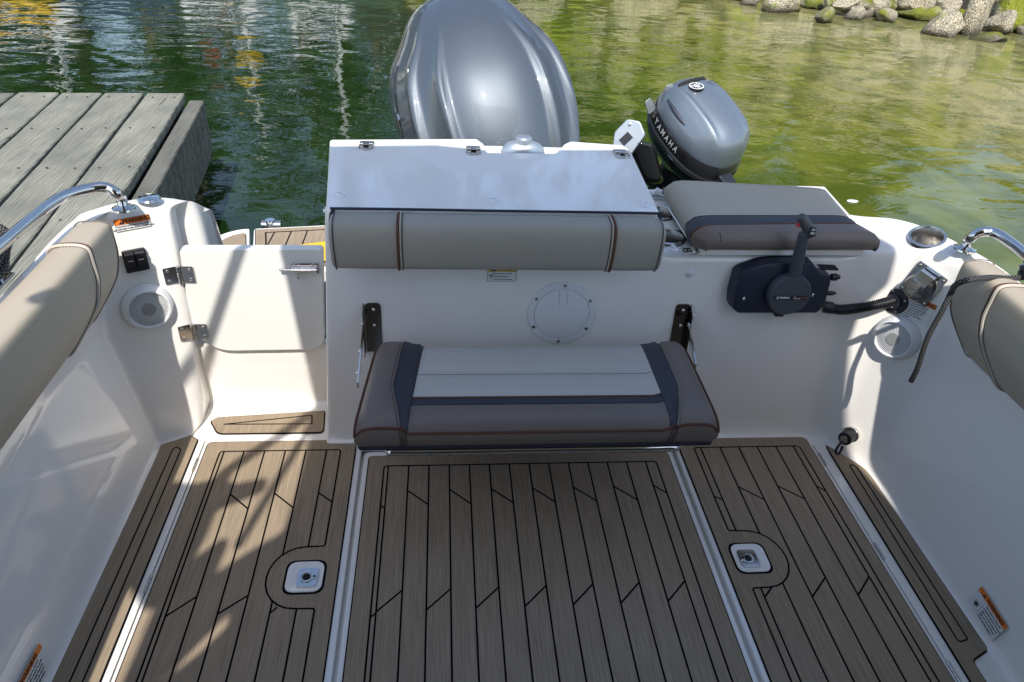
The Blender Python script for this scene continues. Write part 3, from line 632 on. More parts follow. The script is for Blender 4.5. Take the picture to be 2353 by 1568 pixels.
# side wall labels
SW = Pln((1.362, 0, 0), (-1, 0, 0.19), (0, -1, 0))
a = SW.hit(2246, 1362, 0.004); b = SW.hit(2298, 1445, 0.004); ex = (b-a).normalized(); ey = SW.n.cross(ex).normalized()
def burst(mb, A):
    w2 = (b-a).length*0.5; cx, cy = -w2+0.016, -0.012
    vs_ = []
    for k in range(16):
        r = (0.012, 0.004)[k % 2]*(1+0.3*((k*7) % 5)/5); t = k*math.pi/8; vs_.append(A(cx+r*math.cos(t), cy+r*0.9*math.sin(t), 0.0011))
    mb.add([A(cx, cy, 0.0011)]+vs_, [[0, k+1, (k+1) % 16+1] for k in range(16)], ink)
    mb.ribbon([A(cx+0.016, -0.026, 0.0009), A(cx+0.016, 0.004, 0.0009)], 0.0008, ink, up=SW.n, h=0.0002)
label_plate((ex, ey, SW.n), SW.hit(2268, 1409, 0.004), (b-a).length*1.12, 0.062, orange, [burst], 'warning_label', 'orange warning label with starburst symbol low on the starboard side wall', 'WARNING', ['Fuel vapour is a fire and', 'explosion hazard. To avoid', 'injury or death check the', 'bilge and run the blower', 'before starting engine.'], sym=0.2, hfrac=0.24, tx=0.012, frame=False, tsize=0.014, lalign='LEFT', lx=-0.012, lsize=0.0062)
SP = Pln((-0.876, 0, 0), (1, 0, 0.18), (0, 1, 0))
a = SP.hit(84, 1512, 0.004); b = SP.hit(57, 1565, 0.004); ex = (a-b).normalized(); ey = SP.n.cross(ex).normalized()
label_plate((ex, ey, SP.n), SP.hit(72, 1562, 0.004), 0.135, 0.062, orange, [], 'warning_label', 'orange warning label low on the port side wall at the bottom left corner', 'WARNING', ['Fuel vapour is a fire and', 'explosion hazard. To avoid', 'injury or death check the', 'bilge and run the blower', 'before starting engine.'], sym=0.12, hfrac=0.24, tx=0.012, frame=False, tsize=0.014, lalign='LEFT', lx=-0.02, lsize=0.0062)
# ---- power outlet on the starboard corner
c = PR.hit(2121, 653, 0.002); mb = MB(); th = math.radians(-14)
ex = PR.r*math.cos(th)+PR.u*math.sin(th); ey = PR.n.cross(ex).normalized(); 
if ey.z < 0: ey = -ey
A = lambda x, y, z=0: c+ex*x+ey*y+PR.n*z
mb.prism(rpoly([A(-0.046, -0.050), A(0.046, -0.050), A(0.046, 0.052), A(-0.046, 0.052)], 0.004), PR.n*0.006, steel); out = mb.build('power_outlet', boat, bevel=0.001)
mb = MB(); mb.lathe([(0.040, 0.006), (0.040, 0.016), (0.036, 0.024), (0.030, 0.024), (0.029, 0.016), (0.001, 0.014)], A(0, -0.006), PR.n, gloss, 40); mb.build('socket_ring', out)
mb = MB(); mb.lathe([(0.038, 0.020), (0.038, 0.030), (0.034, 0.040), (0.020, 0.045), (0.001, 0.046)], A(0, -0.008), PR.n, fr, 40); mb.build('clear_cover', out)
mb = MB(); mb.prism(rpoly([A(-0.020, 0.010, 0.026), A(0.020, 0.010, 0.026), A(0.024, 0.042, 0.012), A(-0.024, 0.042, 0.012)], 0.004), PR.n*0.022, steel); mb.build('cover_hinge', out, bevel=0.002)
for x, y in ((-0.038, 0.042), (0.038, 0.042), (-0.038, -0.042), (0.038, -0.042)):
    mb = MB(); mb.lathe([(0.005, 0.006), (0.004, 0.0085), (0.0005, 0.009)], A(x, y), PR.n, steelb, 12); mb.build('screw', out)
text('30A', A(0, -0.004, 0.0148), ex, ey, 0.010, white, out); text('125V', A(0, -0.014, 0.0148), ex, ey, 0.010, white, out)
# ---- grab rails and cleats
def rail(pts, base, n, lab):
    mb = MB(); mb.tube(cr(pts, 8), 0.0135, steel, 20); o = mb.build('grab_rail', boat); tag(o, lab)
    f = MB(); f.lathe([(0.030, 0), (0.029, 0.004), (0.020, 0.0065), (0.014, 0.012)], base, n, steel, 32); f.build('base_flange', o)
bp_ = Z(284, 480, 0.748)
rail([bp_, bp_+V((0.0, 0.004, 0.035)), Z(272, 447, 0.815), Z(243, 431, 0.835), Z(205, 434, 0.838), Z(150, 450, 0.84), Z(110, 474, 0.84), Z(60, 514, 0.84), Z(0, 565, 0.84), Z(-120, 668, 0.84), Z(-330, 850, 0.84)], bp_, (0, 0, 1), 'bent stainless grab rail on the port gunwale')
bp_ = Z(2216, 573, 0.742)
rail([bp_, bp_+V((0.002, 0, 0.03)), Z(2228, 549, 0.80), Z(2252, 534, 0.825), Z(2284, 535, 0.83), Z(2320, 556, 0.83), Z(2375, 600, 0.83), Z(2600, 790, 0.83)], bp_, (0, 0, 1), 'bent stainless grab rail on the starboard gunwale')
# small fairlead on the port quarter, seen edge-on
mb = MB(); c = Z(335, 466, 0.745)+V((0, 0.025, 0)); mb.lathe([(0.032, 0), (0.028, 0.005), (0.012, 0.008), (0.001, 0.0085)], c, (0, 0, 1), steel, 28); mb.build('deck_filler_cap', boat)
def cleat(c, d):
    d = V(d).normalized(); mb = MB()
    for s_ in (-1, 1): mb.tube([c+d*0.03*s_, c+d*0.03*s_+V((0, 0, 0.035))], 0.008, steel, 12)
    mb.tube(cr([c-d*0.095+V((0, 0, 0.040)), c-d*0.05+V((0, 0, 0.037)), c+V((0, 0, 0.036)), c+d*0.05+V((0, 0, 0.037)), c+d*0.095+V((0, 0, 0.040))], 5), 0.0085, steel, 14)
    mb.box(c+V((0, 0, 0.002)), (0.05, 0.10, 0.006), steel); mb.build('mooring_cleat', boat, bevel=0.001)
cR = Z(2350, 650, 0.735); cR = V((1.485, 1.47, 0.733)); cleat(cR, (0.05, 1, 0))
cL = Z(-4, 655, 0.745)+V((-0.012, 0, 0)); cleat(cL, (-0.05, 1, 0))
# ---- shower fitting low in the starboard corner
c = Pln(PR.p, PR.n).hit(1958, 997, 0.0); mb = MB(); d = (V((-0.75, -0.55, 0.10))).normalized()
mb.tube([c, c+d*0.012], 0.026, steelb, 24); mb.tube([c+d*0.010, c+d*0.040], [0.021, 0.019], black, 20); mb.tube([c+d*0.040, c+d*0.052], 0.022, black, 20)
mb.tube([c+d*0.05, c+d*0.06], 0.012, steelb, 14); o_ = mb.build('drain_fitting', boat, bevel=0.001)
mb = MB(); e = c+d*0.055; mb.tube(cr([e+V((-0.004, 0, -0.008)), e+V((-0.02, -0.012, -0.02)), e+V((-0.024, -0.016, -0.040)), e+V((-0.012, -0.018, -0.045)), e+V((-0.002, -0.008, -0.022))], 5), 0.0045, rubber, 8); mb.build('cap_strap', o_)
# ---- swim platform to port of the engine
zp = 0.04
swp = MB()
ol = [Z(u, v, zp) for u, v in ((445, 590), (470, 563), (505, 540), (545, 528), (573, 525))]
ol = cr(ol, 5) + [Z(573, 620, zp), Z(430, 640, zp)]
swp.prism([p-V((0, 0, 0.06)) for p in ol], (0, 0, 0.06), gel)
q = [Z(583, 525, zp), Z(748, 517, zp), Z(760, 620, zp), Z(577, 640, zp)]
swp.prism(rpoly([p-V((0, 0, 0.06)) for p in q], [0.02, 0, 0, 0]), (0, 0, 0.06), gel)
sp_ = swp.build('swim_platform', boat, bevel=0.01, seg=3)
mb = MB()
il = cr([Z(u, v, zp) for u, v in ((500, 568), (515, 551), (540, 541), (560, 537))], 5)+[Z(566, 540, zp), Z(567, 600, zp), Z(490, 600, zp)]
pad(mb, il, zp)
il2 = [Z(586, 529, zp), Z(752, 521, zp), Z(760, 612, zp), Z(586, 615, zp)]
pad(mb, il2, zp)
def sl(mb, pts, z, w=0.004): mb.ribbon([V((p.x, p.y, z+zt)) for p in pts], w, seamm, h=0.0006)
sl(mb, [Z(612, 590, zp), Z(611, 537, zp), Z(752, 530, zp)], zp, 0.007); sl(mb, [Z(631, 536, zp), Z(612, 572, zp)], zp, 0.006); sl(mb, [Z(670, 534, zp), Z(652, 575, zp)], zp, 0.006); sl(mb, [Z(707, 532, zp), Z(692, 572, zp)], zp, 0.006)
mb.build('teak_pad', sp_)
mb = MB(); c = Z(616, 521, zp+0.01); 
mb.tube([c+V((-0.04, 0.05, -0.012)), c+V((0.05, 0.05, -0.012))], 0.018, steel, 16); mb.tube([c+V((0, 0.05, -0.03)), c+V((0, 0.05, 0.012))], 0.022, steel, 20)
mb.build('ladder_tube', sp_)
padb = MB(); c = [Z(655, 572, zp+0.02), Z(760, 558, zp+0.02), Z(765, 600, zp+0.02), Z(600, 610, zp+0.02)]
padb.prism(c, (0, 0, 0.012), yel); yb = padb.build('paddle_board', None, bevel=0.004); tag(yb, 'yellow board lying flat on the swim platform behind the transom door', 'board')
# engine well side moulding beside the box
mb = MB(); rings = []
for y, w in ((2.33, 0.0), (2.5, 0.055), (2.75, 0.06), (2.95, 0.03)):
    rings.append([V((-0.35, y, 0.55-0.9*(y-2.33))), V((-0.37-w, y, 0.40-0.5*(y-2.33))), V((-0.38-w, y, 0.02)), V((-0.2, y, -0.1))])
mb.loft(rings, gel, False, False); mb.build('well_side', boat, sub=2)
# ================================================================= CUSHIONS
# backrest cushion
bk = thing('backrest_cushion', 'long light grey backrest cushion with two brown piped seams on the storage box front', 'cushion')
x0, x1 = -0.287, 0.590
prf = [(1.788, 0.796), (1.770, 0.801), (1.745, 0.801), (1.722, 0.796), (1.712, 0.782), (1.707, 0.755), (1.709, 0.722), (1.715, 0.688), (1.721, 0.668), (1.733, 0.657), (1.755, 0.654), (1.786, 0.656), (1.790, 0.72)]
cy, cz = 1.752, 0.728
rings = []
for x, k in ((x0, 0.0), (x0, 0.86), (x0+0.004, 0.95), (x0+0.014, 0.985), (x0+0.05, 1.0), (x0+0.170, 1.0), (x0+0.1765, 0.975), (x0+0.183, 1.0), (0.0, 1.0), (0.12, 1.004), (0.3, 1.0), (x1-0.147, 1.0), (x1-0.1405, 0.975), (x1-0.134, 1.0), (x1-0.05, 1.0), (x1-0.014, 0.985), (x1-0.004, 0.95), (x1, 0.86), (x1, 0.0)):
    rings.append([V((x, cy+(y-cy)*k, cz+(z-cz)*k)) for y, z in prf])
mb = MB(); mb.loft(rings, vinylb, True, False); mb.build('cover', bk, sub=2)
for xx, s_ in ((x0+0.1745, 1), (x1-0.1385, -1)):
    mb = MB(); pp = [V((xx, cy+(y-cy)*1.0, cz+(z-cz)*1.0)) for y, z in prf[:12]]; mb.tube(cr(pp, 4), 0.0032, brown, 8); mb.build('brown_piping', bk)
    mb = MB(); mb.tube(cr([p+V((s_*0.007, 0, 0)) for p in pp], 4), 0.0022, vinyl, 8); mb.build('seam_welt', bk)
    mb = MB(); mb.tube(cr([p+V((s_*0.0115, 0.0003, 0)) for p in pp], 4), 0.0008, thread, 6); mb.build('stitching', bk)
for xx in (x0+0.012, x1-0.012):
    mb = MB(); mb.tube(cr([V((xx, cy+(y-cy)*0.995, cz+(z-cz)*0.995)) for y, z in prf[:12]], 4), 0.0013, thread, 6); mb.build('end_seam', bk)
mb = MB(); mb.tube(cr([V((x0-0.003, 1.785, 0.70)), V((x0-0.003, 1.788, 0.77)), V((x0+0.008, 1.790, 0.799)), V((x0+0.04, 1.790, 0.804)), V((0.15, 1.790, 0.804)), V((x1-0.04, 1.790, 0.804)), V((x1-0.008, 1.790, 0.799)), V((x1+0.003, 1.788, 0.77)), V((x1+0.003, 1.785, 0.70))], 5), 0.0038, thread, 8)
mb.build('dark_welt', bk)
settle(bk)
# bench seat
bs = thing('bench_seat', 'fold-down bench seat with light grey centre, taupe front and dark side stripes', 'bench seat')
zb = 0.425
def edge_l(t): return -0.180-0.030*t
def edge_r(t): return 0.700-0.004*t
YB, YF = 1.722, 1.368
def col(t):    # seam x positions at row t (0 back, 1 front)
    a = edge_l(t); b = edge_r(t)
    if t < 0.62: k = 0.075-0.0*t
    else: k = 0.075+0.035*((t-0.62)/0.38)
    n2 = 0.128-0.004*t
    if t > 0.62: n2 = 0.128-0.0025+0.0*t
    return [a, a+k, a+max(n2, k+0.012), b-max(n2, k+0.012), b-k, b]
rowsT = [0.0, 0.42, 0.70, 0.78, 1.0]
mb = MB(); G = []; NT = [9, 7, 4, 9]; NX = [8, 5, 34, 5, 8]
mcell = {}
ts = []; tid = []
for r in range(4):
    for k in range(NT[r]): ts.append(rowsT[r]+(rowsT[r+1]-rowsT[r])*k/NT[r]); tid.append((r, k/NT[r]))
ts.append(1.0); tid.append((3, 1.0))
grid = []
def pil(u, p=6): return 1-abs(2*u-1)**p
for (t, (r, fr2)) in zip(ts, tid):
    cs = col(t); row = []
    y = YB+(YF-YB)*t
    for ci in range(5):
        for k in range(NX[ci]+(1 if ci == 4 else 0)):
            f = k/NX[ci]; x = cs[ci]+(cs[ci+1]-cs[ci])*f
            if ci in (0, 4): h = 0.012+0.010*pil(f, 4); 
            elif ci in (1, 3): h = (0.010 + (0.012 if ((ci == 1 and f < 0.5) or (ci == 3 and f > 0.5)) else 0)*abs(1-2*f)) + 0.003*pil(f)
            else: h = 0.003+0.009*pil(f, 20)*pil(fr2, 4)*(1 if r != 2 else 0.3) + (0.006 if r < 2 else 0)*0
            # soft roll at outer edges
            ex_ = min(x-cs[0], cs[5]-x); h -= 0.016*math.exp(-ex_/0.012); 
            h -= 0.018*math.exp(-(1-t)*0.354/0.016); h -= 0.012*math.exp(-t*0.354/0.02)
            row.append(V((x, y, zb+h-0.004*(t > 0.99))))
    grid.append(row)
nr, nc = len(grid), len(grid[0]); vs_ = [p for r in grid for p in r]
colid = [ci for ci in range(5) for k in range(NX[ci])]
for i in range(nr-1):
    for j in range(nc-1):
        r = tid[i][0]; ci = colid[j]
        mm = taupe if ci in (0, 4) else navy if ci in (1, 3) else (vinylg if r < 2 else navy if r == 2 else taupe)
        mb.f.append([i*nc+j, i*nc+j+1, (i+1)*nc+j+1, (i+1)*nc+j]); mb.m.append(mb.mi(mm))
mb.v = [tuple(p) for p in vs_]
# boxing (sides) under the top
per = [grid[0][j] for j in range(nc)] + [grid[i][nc-1] for i in range(1, nr)] + [grid[nr-1][j] for j in range(nc-2, -1, -1)] + [grid[i][0] for i in range(nr-2, 0, -1)]
cen = V((0.25, 1.54, 0))
def outw(p, d):
    n = V((0, 0, 0))
    if abs(p.y-YF) < 1e-4: n.y -= 1
    if abs(p.y-YB) < 1e-4: n.y += 1
    t = (p.y-YB)/(YF-YB)
    if abs(p.x-edge_l(t)) < 1e-4: n.x -= 1
    if abs(p.x-edge_r(t)) < 1e-4: n.x += 1
    return p+n*d
r1 = per; r2 = [outw(p, 0.004)+V((0, 0, -0.010)) for p in per]; r3 = [V((*outw(p, 0.003).xy, 0.378)) for p in per]; r4 = [V((*outw(p, -0.006).xy, 0.356)) for p in per]
mb.loft([r1, r2, r3, r4], taupe, True, False)
mb.prism([p for p in r4], (0, 0, -0.012), thread)
mb.build('seat_cushion', bs, angle=80)
# piping: outer brown welt, cross brown welt, seams
mb = MB(); n0 = nc; fi = [outw(p, 0.003)+V((0, 0, -0.001)) for p in per]
mb.tube(([p for p in fi[nc-1:]]+[fi[0]])[::1], 0.0034, brown, 8); mb.build('brown_piping', bs)
def rowline(t, ca, cb): 
    i = min(range(nr), key=lambda k: abs(ts[k]-t)); j0 = sum(NX[:ca]); j1 = sum(NX[:cb]); return [grid[i][j]+V((0, 0, 0.001)) for j in range(j0, j1+1)]
mb = MB(); mb.tube(rowline(0.70, 2, 3), 0.003, brown, 8); mb.build('brown_piping', bs)
mb = MB(); mb.tube(rowline(0.78, 2, 3), 0.0009, thread, 6); mb.tube(rowline(0.42, 2, 3), 0.0006, taupe, 6)
for c_ in (1, 2, 3, 4):
    j = sum(NX[:c_]); mb.tube([grid[i][j]+V((0, 0, 0.0006)) for i in range(nr)], 0.0009, thread, 6)
    if c_ in (1, 4): 
        s_ = -1 if c_ == 1 else 1
        mb.tube([grid[i][j]+V((s_*0.008, 0, 0.0035)) for i in range(nr)], 0.0007, thread, 6)
for xx, s_ in ((grid[-1][NX[0]].x, 1), (grid[-1][-1-NX[4]].x, -1)):
    for d in (0.0, 0.0065, 0.013): mb.tube([V((xx+s_*(d-0.004), YF-0.0045, zb-0.006)), V((xx+s_*(d-0.001), YF-0.0045, 0.378)), V((xx+s_*d, YF+0.004, 0.358))], 0.0008, thread, 6)
mb.build('stitching', bs)
mb = MB(); 
for p_, rr in ((r4, 0.005),): mb.tube([V((p.x, p.y, 0.3525)) for k, p in enumerate(p_) if k % 2 == 0], rr, thread, 8, closed=True)
mb.build('base_welt', bs)
mb = MB(); yy = YF+0.012
mb.tube(cr([V((-0.15, 1.55, 0.333)), V((-0.135, yy+0.02, 0.333)), V((-0.09, yy, 0.333)), V((0.25, yy, 0.333)), V((0.56, yy, 0.333)), V((0.61, yy+0.02, 0.333)), V((0.625, 1.55, 0.333))], 6), 0.0115, steel, 14); mb.build('support_tube', bs)
# brackets
for s_, u in ((-1, 858), (1, 1560)):
    c = PW.hit(u, 748); x = c.x; mb = MB()
    zt_, zb_ = 0.492, 0.33
    yw = lambda z: 1.80+0.08*z-0.0015
    q = rpoly([V((x-0.021, yw(zb_), zb_)), V((x+0.024, yw(zb_), zb_)), V((x+0.024, yw(zt_), zt_)), V((x-0.021, yw(zt_), zt_))], [0, 0, 0.014, 0.014])
    mb.prism(q, (0, -0.003, 0), steeld)
    xo = x-0.024 if s_ < 0 else x+0.024
    mb.prism([V((xo, yw(0.33), 0.33)), V((xo, yw(0.49), 0.49)), V((xo, yw(0.47)-0.028, 0.470)), V((xo, yw(0.40)-0.033, 0.40)), V((xo, yw(0.33)-0.033, 0.33))], (0.003*s_, 0, 0), steeld)
    for z in (0.472, 0.42): mb.lathe([(0.006, 0.0), (0.0055, 0.004), (0.003, 0.0065), (0.0005, 0.007)], V((x+0.003, yw(z)-0.003, z)), (0, -1, 0), steel, 14)
    mb.build('wall_bracket', bs, bevel=0.0008)
    # folding strut outside the cushion
    mb = MB(); xs = xo+s_*0.008
    a, b = (Yp(837, 745, 1.79), Yp(824, 886, 1.62)) if s_ < 0 else (Yp(1579, 748, 1.79), Yp(1597, 842, 1.64))
    mb.prism([a+V((0, 0, 0.009)), b+V((0, 0, 0.009)), b-V((0, 0, 0.009)), a-V((0, 0, 0.009))], (0.004*s_, 0, 0), steel)
    for p in (a, a.lerp(b, 0.45), b.lerp(a, 0.2)): mb.lathe([(0.007, 0), (0.006, 0.004), (0.001, 0.0065)], p+V((0.004*s_, 0, 0)), (s_, 0, 0), steel, 14)
    mb.build('folding_strut', bs)
settle(bs)
# side bolsters
def bolster(sgn, lab):
    X = lambda x: x-0.006 if sgn < 0 else 0.49-x+0.036
    o = thing('bolster_cushion', lab, 'cushion', 'padded bolsters along the cockpit sides')
    sec = [(-0.906, 0.742), (-0.900, 0.770), (-0.880, 0.783), (-0.842, 0.786), (-0.822, 0.783), (-0.8135, 0.777), (-0.8105, 0.766), (-0.8105, 0.745), (-0.811, 0.700), (-0.815, 0.665), (-0.823, 0.635), (-0.845, 0.595), (-0.878, 0.545), (-0.902, 0.512), (-0.925, 0.500), (-0.937, 0.60)]
    cx, cz = -0.875, 0.66; ye = 1.752 if sgn < 0 else 1.590
    rings = []
    for d, k in ((0.0, 0.0), (0.0, 0.84), (0.004, 0.94), (0.014, 0.985), (0.05, 1.0), (0.13, 1.0), (0.142, 0.998), (0.146, 0.975), (0.151, 0.998), (0.165, 1.0), (0.4, 1.0), (0.8, 1.0), (1.3, 1.0), (2.0, 1.0)):
        sk = [V((X(cx+(x-cx)*k), ye-d - (0.0 if k < 0.5 else 0.22*max(0, 0.70-z)*(1 if d < 0.2 else 0)), cz+(z-cz)*k)) for x, z in sec]
        rings.append(sk)
    mb = MB(); mb.loft(rings, vinyl, True, False); mb.build('cover', o, sub=2)
    def loop(d, ex=1.0): return cr([V((X(cx+(x-cx)*ex), ye-d-0.22*max(0, 0.70-z), cz+(z-cz)*ex)) for x, z in sec[:15]], 5)
    mb = MB(); mb.tube(loop(0.143, 1.0), 0.0036, brown, 8); mb.build('brown_piping', o)
    mb = MB(); mb.tube(loop(0.151, 1.0), 0.0048, cream, 8); mb.build('cream_welt', o)
    mb = MB()
    lp = loop(0.1575, 1.004)
    for k in range(0, len(lp)-1): mb.tube([lp[k], lp[k].lerp(lp[k+1], 0.6)], 0.0007, thread, 4)
    mb.build('stitching', o)
    mb = MB(); mb.tube(cr([V((X(cx+(x-cx)*0.98), ye-0.012-0.22*max(0, 0.70-z), cz+(z-cz)*0.98)) for x, z in sec[:15]], 4), 0.0016, taupe, 6); mb.build('end_seam', o)
    settle(o)
bolster(-1, 'light beige bolster cushion on the port side next to the dock')
bolster(1, 'light beige bolster cushion on the starboard side under the braided black rope')
# sun pad
sp = thing('sun_pad', 'wedge-shaped grey and taupe sun pad on the aft locker in front of the small outboard', 'cushion')
zb0, zt0 = 0.680, 0.735
bl = Z(1529, 411, zt0); br = Z(1905, 434, zt0); fr1 = Z(2012, 548, zt0); fl1 = Z(1593, 545, zt0)
fl0 = V((0.742, 1.812, zb0)); fr0 = V((1.258, 1.822, zb0))
# rows from back to front: left and right end points plus heights
def lerp(a, b, t): return a+(b-a)*t
rowsP = []
mid_l = Z(1580, 500, zt0); mid_r = Z(1962, 500, zt0); nv_l = Z(1592, 523, zt0+0.004); nv_r = Z(1985, 518, zt0+0.002)
R_ = [(0, vinyl), (1, navy), (2, taupe)]
lines = []
def seg(a, b, c_, d_, n):
    for k in range(n): lines.append((lerp(a, c_, k/n), lerp(b, d_, k/n)))
seg(bl, br, mid_l, mid_r, 10); i_nav = len(lines); seg(mid_l, mid_r, nv_l, nv_r, 3); i_tau = len(lines)
fe_l = V((fl0.x-0.006, fl0.y+0.012, 0.728)); fe_r = V((fr0.x+0.004, fr0.y+0.012, 0.728))
seg(nv_l, nv_r, fe_l, fe_r, 7); lines.append((fe_l, fe_r)); lines.append((V((fl0.x, fl0.y-0.002, 0.715)), V((fr0.x, fr0.y-0.002, 0.715)))); lines.append((V((fl0.x+0.002, fl0.y, 0.69)), V((fr0.x, fr0.y, 0.69)))); lines.append((V((fl0.x+0.004, fl0.y+0.01, zb0)), V((fr0.x-0.004, fr0.y+0.01, zb0))))
mb = MB(); NXc = 26; gr = []
for i, (a, b) in enumerate(lines):
    row = []
    top = i < len(lines)-3
    # left/right skirts
    dl = (b-a).normalized()
    row.append(V((a.x+0.004, a.y, zb0))); row.append(V((a.x-0.002, a.y, (zb0+a.z)/2)))
    for k in range(NXc+1):
        f = k/NXc; p = lerp(a, b, f); e = min(f, 1-f)*(b-a).length
        if top: p.z += 0.010*(1-math.exp(-e/0.02))-0.014*math.exp(-e/0.012)
        if i == 0: p.z -= 0.02
        if i in (i_nav, i_tau): p.z -= 0.004
        row.append(p)
    row.append(V((b.x+0.002, b.y, (zb0+b.z)/2))); row.append(V((b.x-0.004, b.y, zb0)))
    gr.append(row)
nc2 = len(gr[0]); mb.v = [tuple(p) for r in gr for p in r]
for i in range(len(gr)-1):
    mm = vinyl if i < i_nav else navy if i < i_tau else taupe
    for j in range(nc2-1): mb.f.append([i*nc2+j, i*nc2+j+1, (i+1)*nc2+j+1, (i+1)*nc2+j]); mb.m.append(mb.mi(mm))
k0 = len(mb.v); mb.v += [(p.x, p.y, zb0) for p in gr[0]]; 
for j in range(nc2-1): mb.f.append([j, j+1, k0+j+1, k0+j]); mb.m.append(mb.mi(vinyl))
mb.build('cover', sp, angle=70)
mb = MB(); mb.tube([p+V((0, 0, 0.001)) for p in gr[i_tau][1:-1]], 0.003, brown, 8); mb.build('brown_piping', sp)
mb = MB(); mb.tube([p+V((0, 0, 0.0006)) for p in gr[i_nav][1:-1]], 0.0009, thread, 6); mb.tube([gr[-4][3+1], gr[-3][3+1]+V((0, -0.001, 0)), gr[-1][3+1]], 0.0009, thread, 6); mb.build('stitching', sp)
settle(sp)
# ================================================================= REMOTE CONTROL
rc = thing('remote_control', 'navy side-mount engine remote control with grey lever on the front wall', 'control')
F = lambda u, v, off: PW.hit(1654.4+u/5.815, 478+v/5.815, off)
outl = [(255, 905), (285, 868), (340, 838), (600, 752), (800, 732), (1150, 735), (1255, 750), (1315, 830), (1380, 892), (1488, 915), (1485, 1000), (1420, 1250), (1345, 1375), (1290, 1410), (240, 1410), (205, 1385), (172, 1320), (185, 1150)]
o0 = [F(u, v, 0.052) for u, v in outl]; cc = sum(o0, V())/len(o0)
mb = MB(); base = [p-PW.n*0.050 + (p-cc)*0.02 for p in o0]; inner = [cc+(p-cc)*0.90+PW.n*0.002 for p in o0]; rim = [cc+(p-cc)*0.985+PW.n*0.0 for p in o0]
mb.loft([base, [p-PW.n*0.008 for p in o0], rim, inner], navyp, True, True); mb.build('housing', rc, bevel=0.002)
for u, v in ((318, 1208), (1235, 1163), (235, 1122)):
    mb = MB(); mb.lathe([(0.0055, 0.0), (0.005, 0.003), (0.003, 0.0045), (0.0028, 0.002), (0.0003, 0.002)], F(u, v, 0.053 if u > 300 else 0.046), PW.n, steel, 16); mb.build('screw', rc)
dc = F(900, 1130, 0.062); rr = (F(1180, 1130, 0.062)-F(620, 1130, 0.062)).length/2
hub = MB(); hub.lathe([(rr*0.93, -0.010), (rr, 0.002), (rr*0.99, 0.018), (rr*0.93, 0.024), (rr*0.001, 0.026)], dc, PW.n, grayp, 48); lv = hub.build('lever', rc)
dc2 = dc
def arm(path, name, m, parent, sub=2):
    rings = []
    for c_, a, b in path:
        e1 = PW.r; e2 = PW.n
        rings.append([c_+e1*a*x+e2*b*y for x, y in ((-1, -0.6), (-0.6, -1), (0.6, -1), (1, -0.6), (1, 0.6), (0.6, 1), (-0.6, 1), (-1, 0.6))])
    mb = MB(); mb.loft(rings, m, True, True); return mb.build(name, parent, sub=sub)
off = lambda u, v, o_: F(u, v, o_)
arm([(off(985, 960, 0.075), 0.024, 0.010), (off(1000, 880, 0.078), 0.0185, 0.011), (off(1040, 700, 0.088), 0.0175, 0.011), (off(1085, 500, 0.098), 0.0165, 0.011), (off(1120, 380, 0.105), 0.0155, 0.012), (off(1130, 310, 0.108), 0.0150, 0.012)], 'lever_arm', grayp, lv)
# grip: a rounded bar across the top of the arm
g0 = off(1075, 110, 0.112); g1 = off(1160, 240, 0.112); g2 = off(1228, 345, 0.112); gd = (g2-g0).normalized(); gn = PW.n; gs = gd.cross(gn).normalized()
rings = []
for c_, a, b in ((g0-gd*0.004, 0.006, 0.006), (g0, 0.0125, 0.012), (g0+gd*0.008, 0.0150, 0.014), (g1, 0.0165, 0.015), (g2-gd*0.004, 0.0165, 0.015), (g2+gd*0.006, 0.0140, 0.013), (g2+gd*0.009, 0.008, 0.008)):
    rings.append([c_+gs*a*math.cos(k*math.pi/6)+gn*b*math.sin(k*math.pi/6) for k in range(12)])
mb = MB(); mb.loft(rings, grayp, True, True); mb.build('grip', lv, sub=1)
c_ = off(1243, 318, 0.130); 
exx = PW.r*0.98-PW.u*0.03; exx.normalize(); eyy = PW.n.cross(exx).normalized()
A = lambda x, y, z=0: c_+exx*x+eyy*y+PW.n*z
mb = MB(); mb.prism(rpoly([A(-0.0075, -0.0115, -0.012), A(0.0075, -0.0115, -0.012), A(0.0075, 0.0115, -0.012), A(-0.0075, 0.0115, -0.012)], 0.003), PW.n*0.012, black); sw = mb.build('trim_switch', lv, bevel=0.0008)
text('UP', A(0, 0.0045, 0.0004), exx, eyy, 0.0075, white, lv, bold=0.0002); text('DN', A(0, -0.0050, 0.0004), exx, eyy, 0.0075, white, lv, bold=0.0002)
mb = MB(); c_ = off(1048, 222, 0.112); mb.box(c_, (0.006, 0.014, 0.010), red, (PW.r, PW.u, PW.n)); mb.build('neutral_release', lv, bevel=0.001)
# badge strip with name
bc = dc+PW.n*0.0265-PW.u*0.0045; A = lambda x, y, z=0: bc+PW.r*x+PW.u*y+PW.n*z
mb = MB(); mb.prism([A(-rr*0.80, -0.0062), A(rr*0.74, -0.0062), A(rr*0.80, 0.0062), A(-rr*0.76, 0.0062)], PW.n*0.0006, gloss); lb = mb.build('badge', rc); 
mb = MB(); logo_mb(mb, A(-rr*0.62, 0, 0.0010), PW.r, PW.u, 0.0036, white, PW.n); mb.build('emblem', rc)
text('YAMAHA', A(-rr*0.535, 0, 0.0009), PW.r, PW.u, 0.0078, white, rc, align='LEFT', bold=0.0003, sx=0.93); text('703', A(rr*0.14, 0.0028, 0.0009), PW.r, PW.u, 0.003, white, rc, align='LEFT'); text('REMOTE CONTROL', A(rr*0.14, -0.0028, 0.0009), PW.r, PW.u, 0.0028, white, rc, align='LEFT', sx=0.8)
mb = MB(); mb.ribbon([A(rr*0.14, 0, 0.0008), A(rr*0.78, 0, 0.0008)], 0.0006, orange, up=PW.n, h=0.0002); mb.build('red_stripe', rc)
